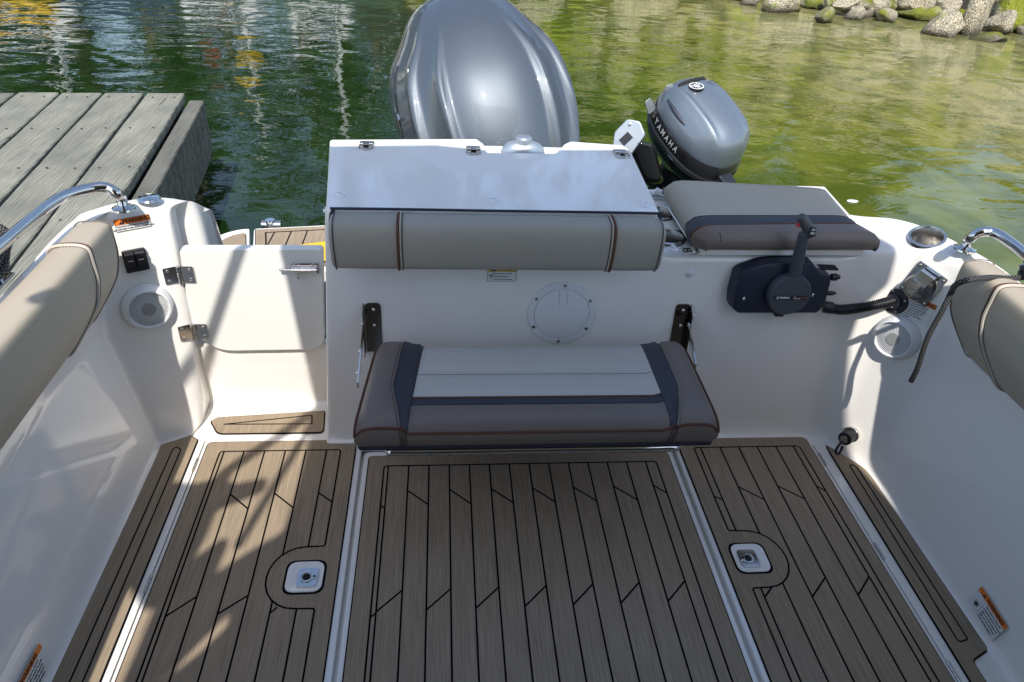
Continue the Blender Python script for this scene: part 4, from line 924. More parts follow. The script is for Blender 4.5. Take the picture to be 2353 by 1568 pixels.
# lower tab, stop-switch knobs, lanyard tab
mb = MB(); mb.box(F(785, 1400, 0.030), (0.026, 0.020, 0.02), black, (PW.r, PW.u, PW.n)); mb.build('lower_tab', rc, bevel=0.002)
mb = MB(); q = [F(1290, 750, 0.045), F(1530, 760, 0.045), F(1578, 815, 0.045), F(1560, 828, 0.045), F(1340, 820, 0.045)]; mb.prism(rpoly(q, 0.002), PW.n*0.006, black); mb.build('stop_switch_tab', rc, bevel=0.001)
for u, v, r_ in ((1525, 925, 0.0115), (1475, 1140, 0.0075)):
    mb = MB(); c_ = F(u-40, v, 0.030); mb.tube([c_, c_+PW.r*0.010, c_+PW.r*0.018], [r_*0.9, r_, r_*0.9], black, 12); mb.tube([c_+PW.r*0.018, c_+PW.r*0.026], r_*0.6, black, 10); mb.build('knob', rc, bevel=0.001)
settle(rc)
# conduit hose
hs = thing('cable_conduit', 'black corrugated cable hose from the remote control to the corner flange', 'hose')
fc = PR.hit(2057, 692, 0.0)
p0 = F(1400, 1320, 0.028); p1 = PW.hit(1930, 712, 0.045); p2 = PW.hit(1975, 708, 0.055); p3 = PR.hit(2020, 700, 0.050); p4 = PR.hit(2052, 692, 0.012)
pts = cr([p0, p1, p2, p3, p4], 60)
dist = [0]
for k in range(1, len(pts)): dist.append(dist[-1]+(pts[k]-pts[k-1]).length)
N = int(dist[-1]/0.00105); P2 = []; rad = []; j = 0
for k in range(N+1):
    d_ = dist[-1]*k/N
    while j < len(dist)-2 and dist[j+1] < d_: j += 1
    t = (d_-dist[j])/max(1e-9, dist[j+1]-dist[j]); P2.append(pts[j].lerp(pts[j+1], t)); rad.append((0.0158, 0.0166, 0.0158, 0.0140, 0.0140)[k % 5])
mb = MB(); mb.tube(P2, rad, rubber, 20); mb.build('hose', hs, angle=180)
mb = MB(); mb.tube([p0-PW.r*0.004, p0+(p1-p0).normalized()*0.022], 0.0185, black, 20); mb.build('hose_collar', hs, bevel=0.001)
mb = MB(); mb.lathe([(0.039, 0.0), (0.039, 0.004), (0.036, 0.007), (0.024, 0.008), (0.021, 0.016), (0.017, 0.017)], fc, PR.n, black, 36)
for k in range(4): a = k*math.pi/2+0.5; mb.lathe([(0.0045, 0.0075), (0.0035, 0.009), (0.0003, 0.0092)], PR.at(fc, 0.031*math.cos(a), 0.031*math.sin(a)), PR.n, steelb, 10)
mb.build('flange', hs); settle(hs)
# ================================================================= ROPES
def ropemat():
    M = bpy.data.materials.new('braided_rope'); M.use_nodes = True; n = M.node_tree.nodes; l = M.node_tree.links; b = n['Principled BSDF']
    uv = n.new('ShaderNodeUVMap'); mp = n.new('ShaderNodeMapping'); mp.inputs['Scale'].default_value = (1, 1, 1)
    l.new(uv.outputs[0], mp.inputs[0]); ch = n.new('ShaderNodeTexChecker'); ch.inputs['Scale'].default_value = 1
    mp.inputs['Rotation'].default_value = (0, 0, math.radians(45)); l.new(mp.outputs[0], ch.inputs['Vector'])
    ns = n.new('ShaderNodeTexNoise'); ns.inputs['Scale'].default_value = 3
    ch.inputs['Color1'].default_value = (0.012, 0.012, 0.014, 1); ch.inputs['Color2'].default_value = (0.02, 0.02, 0.024, 1)
    vo = n.new('ShaderNodeTexVoronoi'); vo.inputs['Scale'].default_value = 0.72; vo.inputs['Randomness'].default_value = 0.0; l.new(mp.outputs[0], vo.inputs['Vector'])
    r = n.new('ShaderNodeMath'); r.operation = 'LESS_THAN'; r.inputs[1].default_value = 0.15; l.new(vo.outputs['Distance'], r.inputs[0])
    mx = n.new('ShaderNodeMixRGB'); mx.inputs[2].default_value = (0.34, 0.33, 0.31, 1); l.new(r.outputs[0], mx.inputs[0]); l.new(ch.outputs[0], mx.inputs[1]); l.new(mx.outputs[0], b.inputs['Base Color'])
    bp = n.new('ShaderNodeBump'); bp.inputs['Strength'].default_value = 0.6; bp.inputs['Distance'].default_value = 0.002; l.new(vo.outputs['Distance'], bp.inputs['Height']); bp.invert = True; l.new(bp.outputs[0], b.inputs['Normal'])
    b.inputs['Roughness'].default_value = 0.75
    return M
ropem = ropemat()
def rope(paths, r, name, lab):
    mb = MB(); uvs = []
    n = 12
    for path in paths:
        pts = cr(path, 8); k0 = len(mb.f); mb.tube(pts, r, ropem, n)
        s_ = 0; 
        for i in range(len(pts)-1):
            ds = (pts[i+1]-pts[i]).length
            for j in range(n): uvs.append([(j, s_), (j+1, s_), (j+1, s_+ds), (j, s_+ds)])
            s_ += ds
        uvs.append([(0, 0)]*n); uvs.append([(0, 0)]*n)
    me = bpy.data.meshes.new(name); me.from_pydata(mb.v, [], mb.f); me.materials.append(ropem); uvl = me.uv_layers.new(name='UVMap')
    k = 0
    for p, u in zip(me.polygons, uvs):
        for li, (a, b) in zip(p.loop_indices, u): uvl.data[li].uv = (a/n*10, b/(2*math.pi*r)*10)
    me.polygons.foreach_set('use_smooth', [True]*len(me.polygons))
    o = bpy.data.objects.new(name, me); C.objects.link(o); tag(o, lab, 'rope'); return o
hp = Z(2186, 668, 0.725); hb = V((hp.x, hp.y, 0)); tip = hp.copy()
# bottom of the hanging end: same x,y, lower z
for zz in [k/200 for k in range(150, 40, -1)]:
    d = V((hp.x, hp.y, zz))-CAM; vv = 784-FPX*d.dot(UP)/d.dot(FW)
    if vv >= 874: break
tip = V((hp.x, hp.y, zz))
rp = [cR+V((0.0, 0.02, 0.055)), Z(2325, 640, 0.782), Z(2280, 638, 0.785), Z(2235, 642, 0.797), Z(2208, 649, 0.790), Z(2194, 657, 0.765), V((hp.x+0.002, hp.y, hp.z)), hp+V((0, 0, -0.06)), V((hp.x-0.004, hp.y+0.004, (hp.z+tip.z)/2)), V((hp.x+0.002, hp.y, tip.z+0.05)), tip]
loops = [[cR+V((0.045*math.cos(t)*(1-0.25*math.sin(3*t)), 0.07*math.sin(t)+0.0, 0.05+0.012*math.sin(2*t+k)+0.012*k)) for t in [j*0.55+k for j in range(13)]] for k in range(3)]
rope([rp]+loops, 0.0072, 'mooring_rope', 'black braided rope hanging from the starboard cleat over the bolster')
loops = [[cL+V((-0.02+0.05*math.cos(t)*(1-0.2*math.sin(3*t)), 0.10*math.sin(t)+0.02, 0.045+0.014*math.sin(2*t+k)+0.013*k)) for t in [j*0.55+k*1.3 for j in range(14)]] for k in range(4)]
rope(loops+[[cL+V((0, 0, 0.05)), cL+V((-0.1, -0.1, 0.02)), cL+V((-0.25, -0.2, -0.10)), cL+V((-0.6, -0.3, -0.45))]], 0.0090, 'mooring_rope', 'coiled black rope tied to the port cleat beside the dock')
# ================================================================= OUTBOARDS
def superel(a, b, n, p, ph=0):
    out = []
    for k in range(n):
        t = 2*math.pi*k/n; c_, s_ = math.cos(t), math.sin(t)
        out.append((a*math.copysign(abs(c_)**(2/p), c_), b*math.copysign(abs(s_)**(2/p), s_)))
    return out
def big_outboard():
    o = thing('outboard_motor', 'large metallic grey blue outboard motor behind the storage box', 'outboard motor')
    o.location = (0, 0, 0)
    mats = Matrix.Translation(V((0.268, 2.78, 0.37))) @ Matrix.Rotation(math.radians(-14), 4, 'Y') @ Matrix.Rotation(math.radians(-8), 4, 'X') @ Matrix.Rotation(math.radians(11), 4, 'Z') @ Matrix.Scale(1.06, 4)
    n = 192
    # local: x width, y length (front = -y), z up.  (z, half width, front y, back y)
    lv = [(0.0, 0.255, -0.30, 0.34), (0.10, 0.285, -0.315, 0.40), (0.22, 0.310, -0.315, 0.44), (0.34, 0.330, -0.300, 0.46), (0.46, 0.325, -0.262, 0.46), (0.56, 0.298, -0.205, 0.44), (0.65, 0.232, -0.125, 0.40), (0.71, 0.190, -0.045, 0.36), (0.755, 0.135, 0.04, 0.30), (0.778, 0.07, 0.11, 0.24), (0.785, 0.006, 0.165, 0.185)]
    # resample smoothly
    fine = [tuple(p) for p in cr([V((a, b, c_)) for a, b, c_, d_ in lv], 6)]; fined = [p.x for p in cr([V((d_, 0, 0)) for a, b, c_, d_ in lv], 6)]
    rings = []
    for (z, w, f), bk_ in zip(fine, fined):
        cy_ = (f+bk_)/2; b_ = (bk_-f)/2; r = []
        for (x, y) in superel(w, b_, n, 2.35):
            th = math.atan2(y/b_, x/w)       # -pi/2 = front
            a_ = (th+math.pi/2)
            if a_ > math.pi: a_ -= 2*math.pi
            h = z/0.785; sc = 1.0
            # two pairs of ridges that fan apart from the top
            d = 0
            for c0, amp, wd in ((0.45+0.10*h, 0.078, 0.075), (-(0.45+0.10*h), 0.078, 0.075), (0.80+0.10*h, 0.080, 0.075), (-(0.80+0.10*h), 0.080, 0.075)):
                q = (a_-c0)*math.copysign(1, c0)
                prof_ = math.exp(-(q/wd)**2) if q > 0 else math.exp(-(q/(wd*0.26))**2)
                d += amp*prof_
            d -= 0.030*math.exp(-((abs(a_)-0.68-0.1*h)/0.10)**2)+0.02*math.exp(-((abs(a_)-1.12)/0.14)**2)
            d += 0.022*math.exp(-(a_/0.36)**4)
            fade = min(1, (1-h)*3.2)
            sc = 1+d*fade*0.9
            r.append(mats @ V((x*sc, cy_+(y)*sc, z)))
        rings.append(r)
    mb = MB(); mb.loft(rings, cowl, True, False); mb.add(rings[-1], [list(range(n))], cowl); mb.build('upper_cowl', o, angle=180)
    mb = MB(); lvk = min(range(len(rings)), key=lambda k: abs(fine[k][0]-0.115)); fp = [rings[lvk+(2 if abs(d) == 16 else 1 if abs(d) > 12 else 0)][int(n*0.75)+d] for d in range(-16, 17, 2)]
    cz_ = sum(fp, V())/len(fp); mb.tube(fp, 0.0035, gloss, 8); fp2 = [rings[lvk+4][int(n*0.75)+d] for d in range(-15, 16, 2)]; mb.tube(fp2, 0.0022, gloss, 8); mb.build('grip_recess', o)
    # seam and lower cowl
    def ring(z, w, f, bk_, p=2.3): 
        cy_ = (f+bk_)/2; b_ = (bk_-f)/2
        return [mats @ V((x, cy_+y, z)) for x, y in superel(w, b_, 64, p)]
    mb = MB(); mb.loft([ring(0.002, 0.262, -0.305, 0.345), ring(-0.012, 0.262, -0.305, 0.345), ring(-0.014, 0.250, -0.292, 0.332)], gloss, True, False); mb.build('rubber_seal', o)
    mb = MB(); mb.loft([ring(-0.014, 0.256, -0.30, 0.34), ring(-0.10, 0.275, -0.28, 0.32), ring(-0.20, 0.22, -0.22, 0.26), ring(-0.28, 0.15, -0.14, 0.20)], cowld, True, True); mb.build('lower_cowl', o)
    mb = MB(); mb.loft([ring(-0.27, 0.11, -0.10, 0.18), ring(-0.6, 0.09, -0.08, 0.16), ring(-0.95, 0.07, -0.05, 0.16), ring(-1.2, 0.05, -0.04, 0.2)], cowld, True, True); mb.build('midsection', o)
    ix = int(n*0.75-1.30/(2*math.pi)*n) % n
    mb = MB(); mb.tube([rings[k][ix]+(rings[k][ix]-rings[k][(ix+n//2) % n]).normalized()*0.001 for k in range(0, 34, 2)], 0.006, gloss, 8); mb.build('side_seam', o)
    mb = MB(); mb.tube(cr([mats @ V(p) for p in ((-0.10, -0.335, 0.185), (-0.07, -0.350, 0.175), (0.0, -0.358, 0.172), (0.07, -0.350, 0.175), (0.10, -0.335, 0.185))], 5), 0.010, cowld, 10)
    mb.box(V((0.28, 2.50, 0.42)), (0.20, 0.30, 0.30), black); mb.build('mount_bracket', o, bevel=0.01)
    # side vent strip on the port side
    mb = MB()
    for k in range(5):
        z = 0.10+0.075*k; p = [mats @ V((-0.318-0.004*math.sin(k), y, z+(y+0.1)*0.5)) for y in (-0.05, 0.05)]
        mb.tube(p, 0.007, steelb, 6)
    mb.build('side_trim', o)
    settle(o)
big_outboard()
def small_outboard():
    o = thing('outboard_motor', 'small grey and black kicker outboard tilted up behind the sun pad', 'outboard motor')
    # frame of the tilted head: L long axis, T top direction, S side
    c0 = V((1.005, 2.80, 0.70))
    Lx = (RT*0.50-UP*0.82+FW*(-0.28)).normalized()                # from emblem end towards the tiller end
    T = (RT*0.38+UP*0.26-FW*0.89); T = (T-Lx*T.dot(Lx)).normalized()
    S = Lx.cross(T).normalized()
    M = Matrix((S, Lx, T)).transposed().to_4x4(); M.translation = c0; M = M @ Matrix.Scale(0.95, 4)
    n = 64
    def ring(z, w, f, b, p=2.4, dz=0):
        cy_ = (f+b)/2; b_ = (b-f)/2
        return [M @ V((x, cy_+y, z+dz*y)) for x, y in superel(w, b_, n, p)]
    mb = MB(); mb.loft([ring(-0.155, 0.085, -0.13, 0.15), ring(-0.12, 0.135, -0.19, 0.20), ring(-0.07, 0.158, -0.222, 0.225), ring(-0.045, 0.165, -0.23, 0.232), ring(-0.036, 0.160, -0.225, 0.228)], gloss, True, True); mb.build('lower_cowl', o)
    mb = MB(); mb.loft([ring(-0.040, 0.162, -0.227, 0.230), ring(-0.032, 0.167, -0.231, 0.233), ring(-0.022, 0.162, -0.226, 0.229)], black, True, False); mb.build('cowl_seal', o)
    lv = [(-0.026, 0.160, -0.224, 0.227), (0.0, 0.163, -0.226, 0.225), (0.030, 0.160, -0.222, 0.215), (0.034, 0.157, -0.219, 0.211)]
    mb = MB(); mb.loft([ring(*a) for a in lv], gloss, True, False); mb.build('black_band', o)
    lv = [(0.034, 0.158, -0.220, 0.212), (0.060, 0.156, -0.216, 0.206), (0.095, 0.146, -0.204, 0.196), (0.128, 0.126, -0.182, 0.178), (0.150, 0.100, -0.150, 0.150), (0.164, 0.066, -0.105, 0.112), (0.170, 0.030, -0.055, 0.065), (0.1715, 0.004, -0.006, 0.010)]
    fine = cr([V(a[:3]) for a in lv], 5); fb = [p.x for p in cr([V((a[3], 0, 0)) for a in lv], 5)]
    rings = []
    for p, b in zip(fine, fb):
        cy_ = (p.z+b)/2; b_ = (b-p.z)/2; r = []
        for x, y in superel(p.y, b_, n, 2.5):
            fx = abs(x)/0.16
            z = p.x + 0.010*math.exp(-((fx-0.60)/0.07)**2)*min(1, (p.x-0.03)*14) - 0.006*math.exp(-((fx-0.85)/0.10)**2)*min(1, (p.x-0.03)*14)
            r.append(M @ V((x, cy_+y, z)))
        rings.append(r)
    mb = MB(); mb.loft(rings, cowlk, True, True); mb.build('upper_cowl', o, angle=180)
    def top(x, y):   # point on the cowl dome over (x,y)
        h = 0.1715-0.0; r2 = (x/0.158)**2+((y+0.0)/0.215)**2
        best = 0.034
        for p_, b in zip(fine, fb):
            c2 = (p_.z+b)/2; bb = (b-p_.z)/2
            if (abs(x)/p_.y)**2.5+(abs(y-c2)/bb)**2.5 <= 1: best = max(best, p_.x)
        return best+0.003
    # emblem
    ex_, ey_ = 0.030, -0.105; z = top(ex_, ey_)
    nrm = (V((0.05, -0.42, 1.0))).normalized(); nrmw = (M.to_3x3() @ nrm).normalized(); cw = M @ V((ex_, ey_, z))
    e1 = (S-nrmw*S.dot(nrmw)).normalized(); e2 = nrmw.cross(e1)
    mb = MB(); mb.lathe([(0.031, -0.004), (0.031, 0.002), (0.029, 0.003), (0.001, 0.003)], cw, nrmw, gloss, 32); logo_mb(mb, cw+nrmw*0.0033, e1, e2, 0.0265, white, nrmw); mb.build('emblem', o)
    # carry-handle slot
    mb = MB(); pts_ = []
    for k in range(9):
        x = -0.075+0.15*k/8; y = -0.143-0.008*(x/0.075)**2; pts_.append(M @ V((x, y, top(x, y)-0.002)))
    mb.tube(pts_, [0.006]+[0.0105]*7+[0.006], hole, 10); mb.build('handle_slot', o)
    # side flute
    for s_ in (-1, 1):
        mb = MB(); pts_ = [M @ V((s_*(0.128+0.010*math.sin(math.pi*k/8)), -0.13+0.18*k/8, 0.100-0.004*k/8)) for k in range(9)]
        mb.tube(pts_, [0.002, 0.005, 0.008, 0.009, 0.009, 0.009, 0.008, 0.005, 0.002], cowld, 10); mb.build('side_flute', o)
    # lettering on the black band, port side of the motor
    sideS = -S if (-S).dot(-RT) < 0 else S
    sgn = 1 if sideS == S else -1
    sgn = -1 if (S.dot(RT) > 0) else 1
    s_ = 'YAMAHA'
    for i, ch in enumerate(s_):
        y = -0.105+0.030*i; b_ = 0.2255; x = sgn*0.1615*(1-abs(y/0.2255)**2.4)**(1/2.4); x += sgn*0.0022
        nx = V((sgn*abs(x/0.1615)**1.4/0.1615, math.copysign(abs(y/b_)**1.4, y)/b_, 0)).normalized()
        tdir = V((0, 0, 1)).cross(nx)*(1)
        if tdir.y < 0: tdir = -tdir
        wx = M.to_3x3() @ tdir; wz = M.to_3x3() @ V((0, 0, 1))
        text(ch, M @ V((x, y, 0.004)), wx, wz if wx.cross(wz).dot(M.to_3x3() @ nx) > 0 else -wz, 0.034, silver, o, bold=0.0007, sx=0.85)
    mb = MB(); y = -0.142; x = sgn*(0.1615*(1-abs(y/0.2255)**2.4)**(1/2.4)+0.002); nx = V((sgn*0.9, -0.35, 0)).normalized(); wx = M.to_3x3() @ V((0, 0, 1)).cross(nx).normalized(); wz = M.to_3x3() @ V((0, 0, 1))
    logo_mb(mb, M @ V((x, y, 0.004)), wx, wz, 0.013, steelb, (M.to_3x3() @ nx).normalized()); mb.build('side_emblem', o)
    # bracket, leg, tabs
    mb = MB(); mb.loft([ring(-0.15, 0.055, -0.06, 0.09), ring(-0.30, 0.05, -0.05, 0.08), ring(-0.55, 0.035, -0.03, 0.07), ring(-0.75, 0.03, -0.03, 0.08)], black, True, True); mb.build('leg', o, sub=1)
    c_ = Yp(1440, 320, 2.72); mb = MB()
    u_ = (RT*0.62+UP*0.55-FW*0.3).normalized(); w_ = (UP*0.75-RT*0.55).normalized(); w_ = (w_-u_*w_.dot(u_)).normalized(); nn = u_.cross(w_)
    q = [c_+u_*a+w_*b for a, b in ((-0.075, -0.030), (-0.030, -0.058), (0.062, -0.040), (0.080, 0.012), (0.052, 0.052), (-0.015, 0.050), (-0.060, 0.012))]
    mb.prism([p-nn*0.02 for p in rpoly(q, 0.012)], nn*0.04, alu); mb.build('clamp_bracket', o, bevel=0.004)
    mb = MB(); mb.box(c_+w_*0.0+nn*0.021, (0.045, 0.030, 0.004), black, (u_, w_, nn))
    for a, b in ((0.045, 0.030), (-0.040, -0.015)): mb.lathe([(0.007, 0.02), (0.006, 0.025), (0.001, 0.026)], c_+u_*a+w_*b, nn, steelb, 10)
    mb.build('bracket_bolt', o)
    c_ = Yp(1483, 395, 2.70); mb = MB(); rg2 = []
    for k in range(7):
        t = k/6; p = Yp(1468+ (1500-1468)*t, 330+(425-330)*t, 2.72+0.03*t); r_ = 0.060-0.012*t
        rg2.append([p+(RT*math.cos(a)*r_+FW*math.sin(a)*r_) for a in [j*math.pi/8 for j in range(16)]])
    mb.loft(rg2, gloss, True, True); mb.build('swivel_housing', o, sub=1)
    for (u1, v1), (u2, v2), wd in (((1470, 245), (1476, 222), 0.020), ((1508, 205), (1524, 188), 0.022)):
        a = Yp(u1+30, v1+12, 2.84); b = Yp(u2+14, v2+12, 2.83); d_ = (b-a).normalized(); s2 = d_.cross(FW).normalized(); mb = MB()
        mb.prism(rpoly([a-s2*wd, a+s2*wd, b+d_*0.01+s2*wd*0.7, b+d_*0.01-s2*wd*0.7], 0.008), FW*0.01, alu); mb.build('grip_tab', o, bevel=0.002)
    # tiller/cable cluster lower right
    mb = MB(); c_ = M @ V((0.02, 0.245, -0.02)); mb.box(c_, (0.060, 0.050, 0.045), black, (S, Lx, T)); mb.build('shift_box', o, bevel=0.005)
    mb = MB()
    for k in range(4):
        a = M @ V((0.06-0.03*k, 0.225, -0.05)); mb.tube(cr([a, a+Lx*0.03-T*0.02, a+Lx*0.03-T*0.08-UP*0.03, a-T*0.10-UP*0.10], 5), 0.006, (rubber, alu)[k % 2], 8)
    mb.build('control_cable', o)
    mb = MB(); a = M @ V((-0.05, 0.16, -0.16)); mb.tube(cr([a, a-T*0.06+UP*-0.02, a-T*0.08-UP*0.08], 5), 0.014, grayp, 12); mb.build('fuel_hose', o)
    settle(o)
small_outboard()
settle(boat)
# ================================================================= DOCK
def wood(name, c1, c2, c3):
    M = bpy.data.materials.new(name); M.use_nodes = True; n = M.node_tree.nodes; l = M.node_tree.links; b = n['Principled BSDF']
    tc = n.new('ShaderNodeTexCoord'); oi = n.new('ShaderNodeObjectInfo')
    add = n.new('ShaderNodeVectorMath'); l.new(tc.outputs['Object'], add.inputs[0]); sc = n.new('ShaderNodeVectorMath'); sc.operation = 'SCALE'; sc.inputs['Scale'].default_value = 9
    cb = n.new('ShaderNodeCombineXYZ'); l.new(oi.outputs['Random'], cb.inputs[0]); l.new(oi.outputs['Random'], cb.inputs[2]); l.new(cb.outputs[0], sc.inputs[0]); l.new(sc.outputs[0], add.inputs[1])
    def nz(st, det, dis=0.0):
        mp = n.new('ShaderNodeMapping'); mp.inputs['Scale'].default_value = st; l.new(add.outputs[0], mp.inputs[0])
        t = n.new('ShaderNodeTexNoise'); t.inputs['Scale'].default_value = 1; t.inputs['Detail'].default_value = det; t.inputs['Distortion'].default_value = dis; l.new(mp.outputs[0], t.inputs['Vector']); return t.outputs[0]
    mp = n.new('ShaderNodeMapping'); mp.inputs['Scale'].default_value = (1.0, 0.10, 0.5); l.new(add.outputs[0], mp.inputs[0])
    wv = n.new('ShaderNodeTexWave'); wv.bands_direction = 'X'; wv.inputs['Scale'].default_value = 22; wv.inputs['Distortion'].default_value = 7; wv.inputs['Detail'].default_value = 3; wv.inputs['Detail Scale'].default_value = 1.2; l.new(mp.outputs[0], wv.inputs['Vector'])
    fine = nz((260, 6, 60), 4); blot = nz((5, 3, 5), 5)
    r = n.new('ShaderNodeValToRGB'); r.color_ramp.elements[0].position = 0.3; r.color_ramp.elements[0].color = (*c1, 1); r.color_ramp.elements[1].position = 0.75; r.color_ramp.elements[1].color = (*c2, 1); l.new(blot, r.inputs[0])
    m1 = n.new('ShaderNodeMixRGB'); m1.blend_type = 'MULTIPLY'; m1.inputs[0].default_value = 0.30; l.new(r.outputs[0], m1.inputs[1]); l.new(wv.outputs[0], m1.inputs[2])
    m2 = n.new('ShaderNodeMixRGB'); m2.blend_type = 'OVERLAY'; m2.inputs[0].default_value = 0.65; l.new(m1.outputs[0], m2.inputs[1]); l.new(fine, m2.inputs[2])
    rr = n.new('ShaderNodeMath'); rr.operation = 'MULTIPLY_ADD'; rr.inputs[1].default_value = 0.45; rr.inputs[2].default_value = 0.75; l.new(oi.outputs['Random'], rr.inputs[0])
    m3 = n.new('ShaderNodeMixRGB'); m3.blend_type = 'MULTIPLY'; m3.inputs[0].default_value = 1; l.new(m2.outputs[0], m3.inputs[1]); l.new(rr.outputs[0], m3.inputs[2])
    # long drying cracks
    cr_ = nz((34, 0.9, 10), 2, 0.6); r2 = n.new('ShaderNodeValToRGB'); r2.color_ramp.elements[0].position = 0.262; r2.color_ramp.elements[0].color = (0.10, 0.09, 0.08, 1); r2.color_ramp.elements[1].position = 0.285; r2.color_ramp.elements[1].color = (1, 1, 1, 1); l.new(cr_, r2.inputs[0])
    m4 = n.new('ShaderNodeMixRGB'); m4.blend_type = 'MULTIPLY'; m4.inputs[0].default_value = 1; l.new(m3.outputs[0], m4.inputs[1]); l.new(r2.outputs[0], m4.inputs[2]); l.new(m4.outputs[0], b.inputs['Base Color'])
    b.inputs['Roughness'].default_value = 0.85
    sm = n.new('ShaderNodeMath'); sm.operation = 'ADD'; l.new(wv.outputs[0], sm.inputs[0]); l.new(fine, sm.inputs[1])
    bp = n.new('ShaderNodeBump'); bp.inputs['Strength'].default_value = 0.5; bp.inputs['Distance'].default_value = 0.003; l.new(sm.outputs[0], bp.inputs['Height']); l.new(bp.outputs[0], b.inputs['Normal'])
    return M
wd = wood('weathered_wood', (0.165, 0.165, 0.135), (0.285, 0.28, 0.22), (0.1, 0.1, 0.1))
wdd = wood('weathered_beam', (0.12, 0.12, 0.10), (0.20, 0.195, 0.16), (0.1, 0.1, 0.1))
nailm = mat('rusty_nail', (0.05, 0.035, 0.028), 0.8)
dk = thing('wooden_dock', 'weathered grey wooden dock of wide planks alongside the port gunwale', 'dock')
zd = 0.15
a0 = Z(425, 214, zd); b0 = Z(285, 440, zd); ddir = (b0-a0).normalized(); perp = V((-ddir.y, ddir.x, 0)); 
if perp.x > 0: perp = -perp
wpl = 0.236; gap = 0.018
for k in range(9):
    e = a0+perp*(k*(wpl+gap)); L0 = 5.0+rnd.uniform(-0.05, 0.05); e = e-ddir*rnd.uniform(-0.01, 0.012)
    mb = MB(); segs = 24; rings = []
    for j in range(segs+1):
        t = j/segs; p = e+ddir*L0*t; wob = lambda s_: 0.004*noise.noise(V((k*3.1+s_, t*16, 0)))
        zc = 0.004*noise.noise(V((k*5.3, t*4, 2)))
        zs = V((0, 0, zc)); A_ = p+perp*wob(0.3)*1.5; B_ = p+perp*(wpl+wob(1.7)*1.5)
        rings.append([A_+zs-V((0, 0, 0.05)), A_+zs-V((0, 0, 0.006)), A_+perp*0.006+zs, B_-perp*0.006+zs, B_+zs-V((0, 0, 0.006)), B_+zs-V((0, 0, 0.05))])
    mb.loft(rings, wd, True, True)
    for yy in (0.10, 0.72, 1.34, 1.96, 2.58):
        for xx in (0.22, 0.76): mb.lathe([(0.0065, 0.003), (0.006, 0.0052), (0.001, 0.0054)], e+ddir*(yy+rnd.uniform(-0.01, 0.01))+perp*(wpl*xx+rnd.uniform(-0.008, 0.008)), (0, 0, 1), nailm, 8)
    mb.build('plank', dk, angle=25)
mb = MB(); e = a0-perp*0.030+ddir*0.05+V((0, 0, -0.035)); rings = []
for j in range(25):
    t = j/24; p = e+ddir*5*t; wz = 0.005*noise.noise(V((9, t*30, 0)))
    rings.append([p+V((0, 0, wz)), p+V((0, 0, wz))-perp*0.085, p-perp*0.09-V((0, 0, 0.008)), p-perp*0.09-V((0, 0, 0.36)), p-V((0, 0, 0.36))])
mb.loft(rings, wdd, True, True); mb.build('side_beam', dk, angle=25)
mb = MB()
c_ = a0+perp*1.15+ddir*0.12+V((0, 0, -0.16)); mb.box(c_, (2.3, 0.10, 0.2), wdd, (perp, ddir, V((0, 0, 1))))
c_ = a0+perp*1.15+ddir*2.6+V((0, 0, -0.35)); mb.box(c_, (2.1, 4.6, 0.5), black, (perp, ddir, V((0, 0, 1)))); mb.build('dock_float', dk, bevel=0.01)
# weed under the beam
alg = mat('weed', (0.05, 0.045, 0.015), 0.8, var=(20, (0.13, 0.10, 0.02)))
mb = MB()
for k in range(420):
    t = rnd.random(); p = e+ddir*(0.3+3.2*t)-perp*rnd.uniform(0.0, 0.09)+V((0, 0, rnd.uniform(-0.60, -0.35)))
    s_ = rnd.uniform(0.012, 0.035); d1 = V((rnd.uniform(-1, 1), rnd.uniform(-1, 1), rnd.uniform(-0.4, 0.4))).normalized(); d2 = d1.orthogonal().normalized()
    mb.add([p, p+d1*s_, p+d1*s_*1.3+d2*s_, p+d2*s_], [[0, 1, 2, 3]], alg)
tag(mb.build('weed_fringe', dk, smooth=False), kind='stuff')
settle(dk)
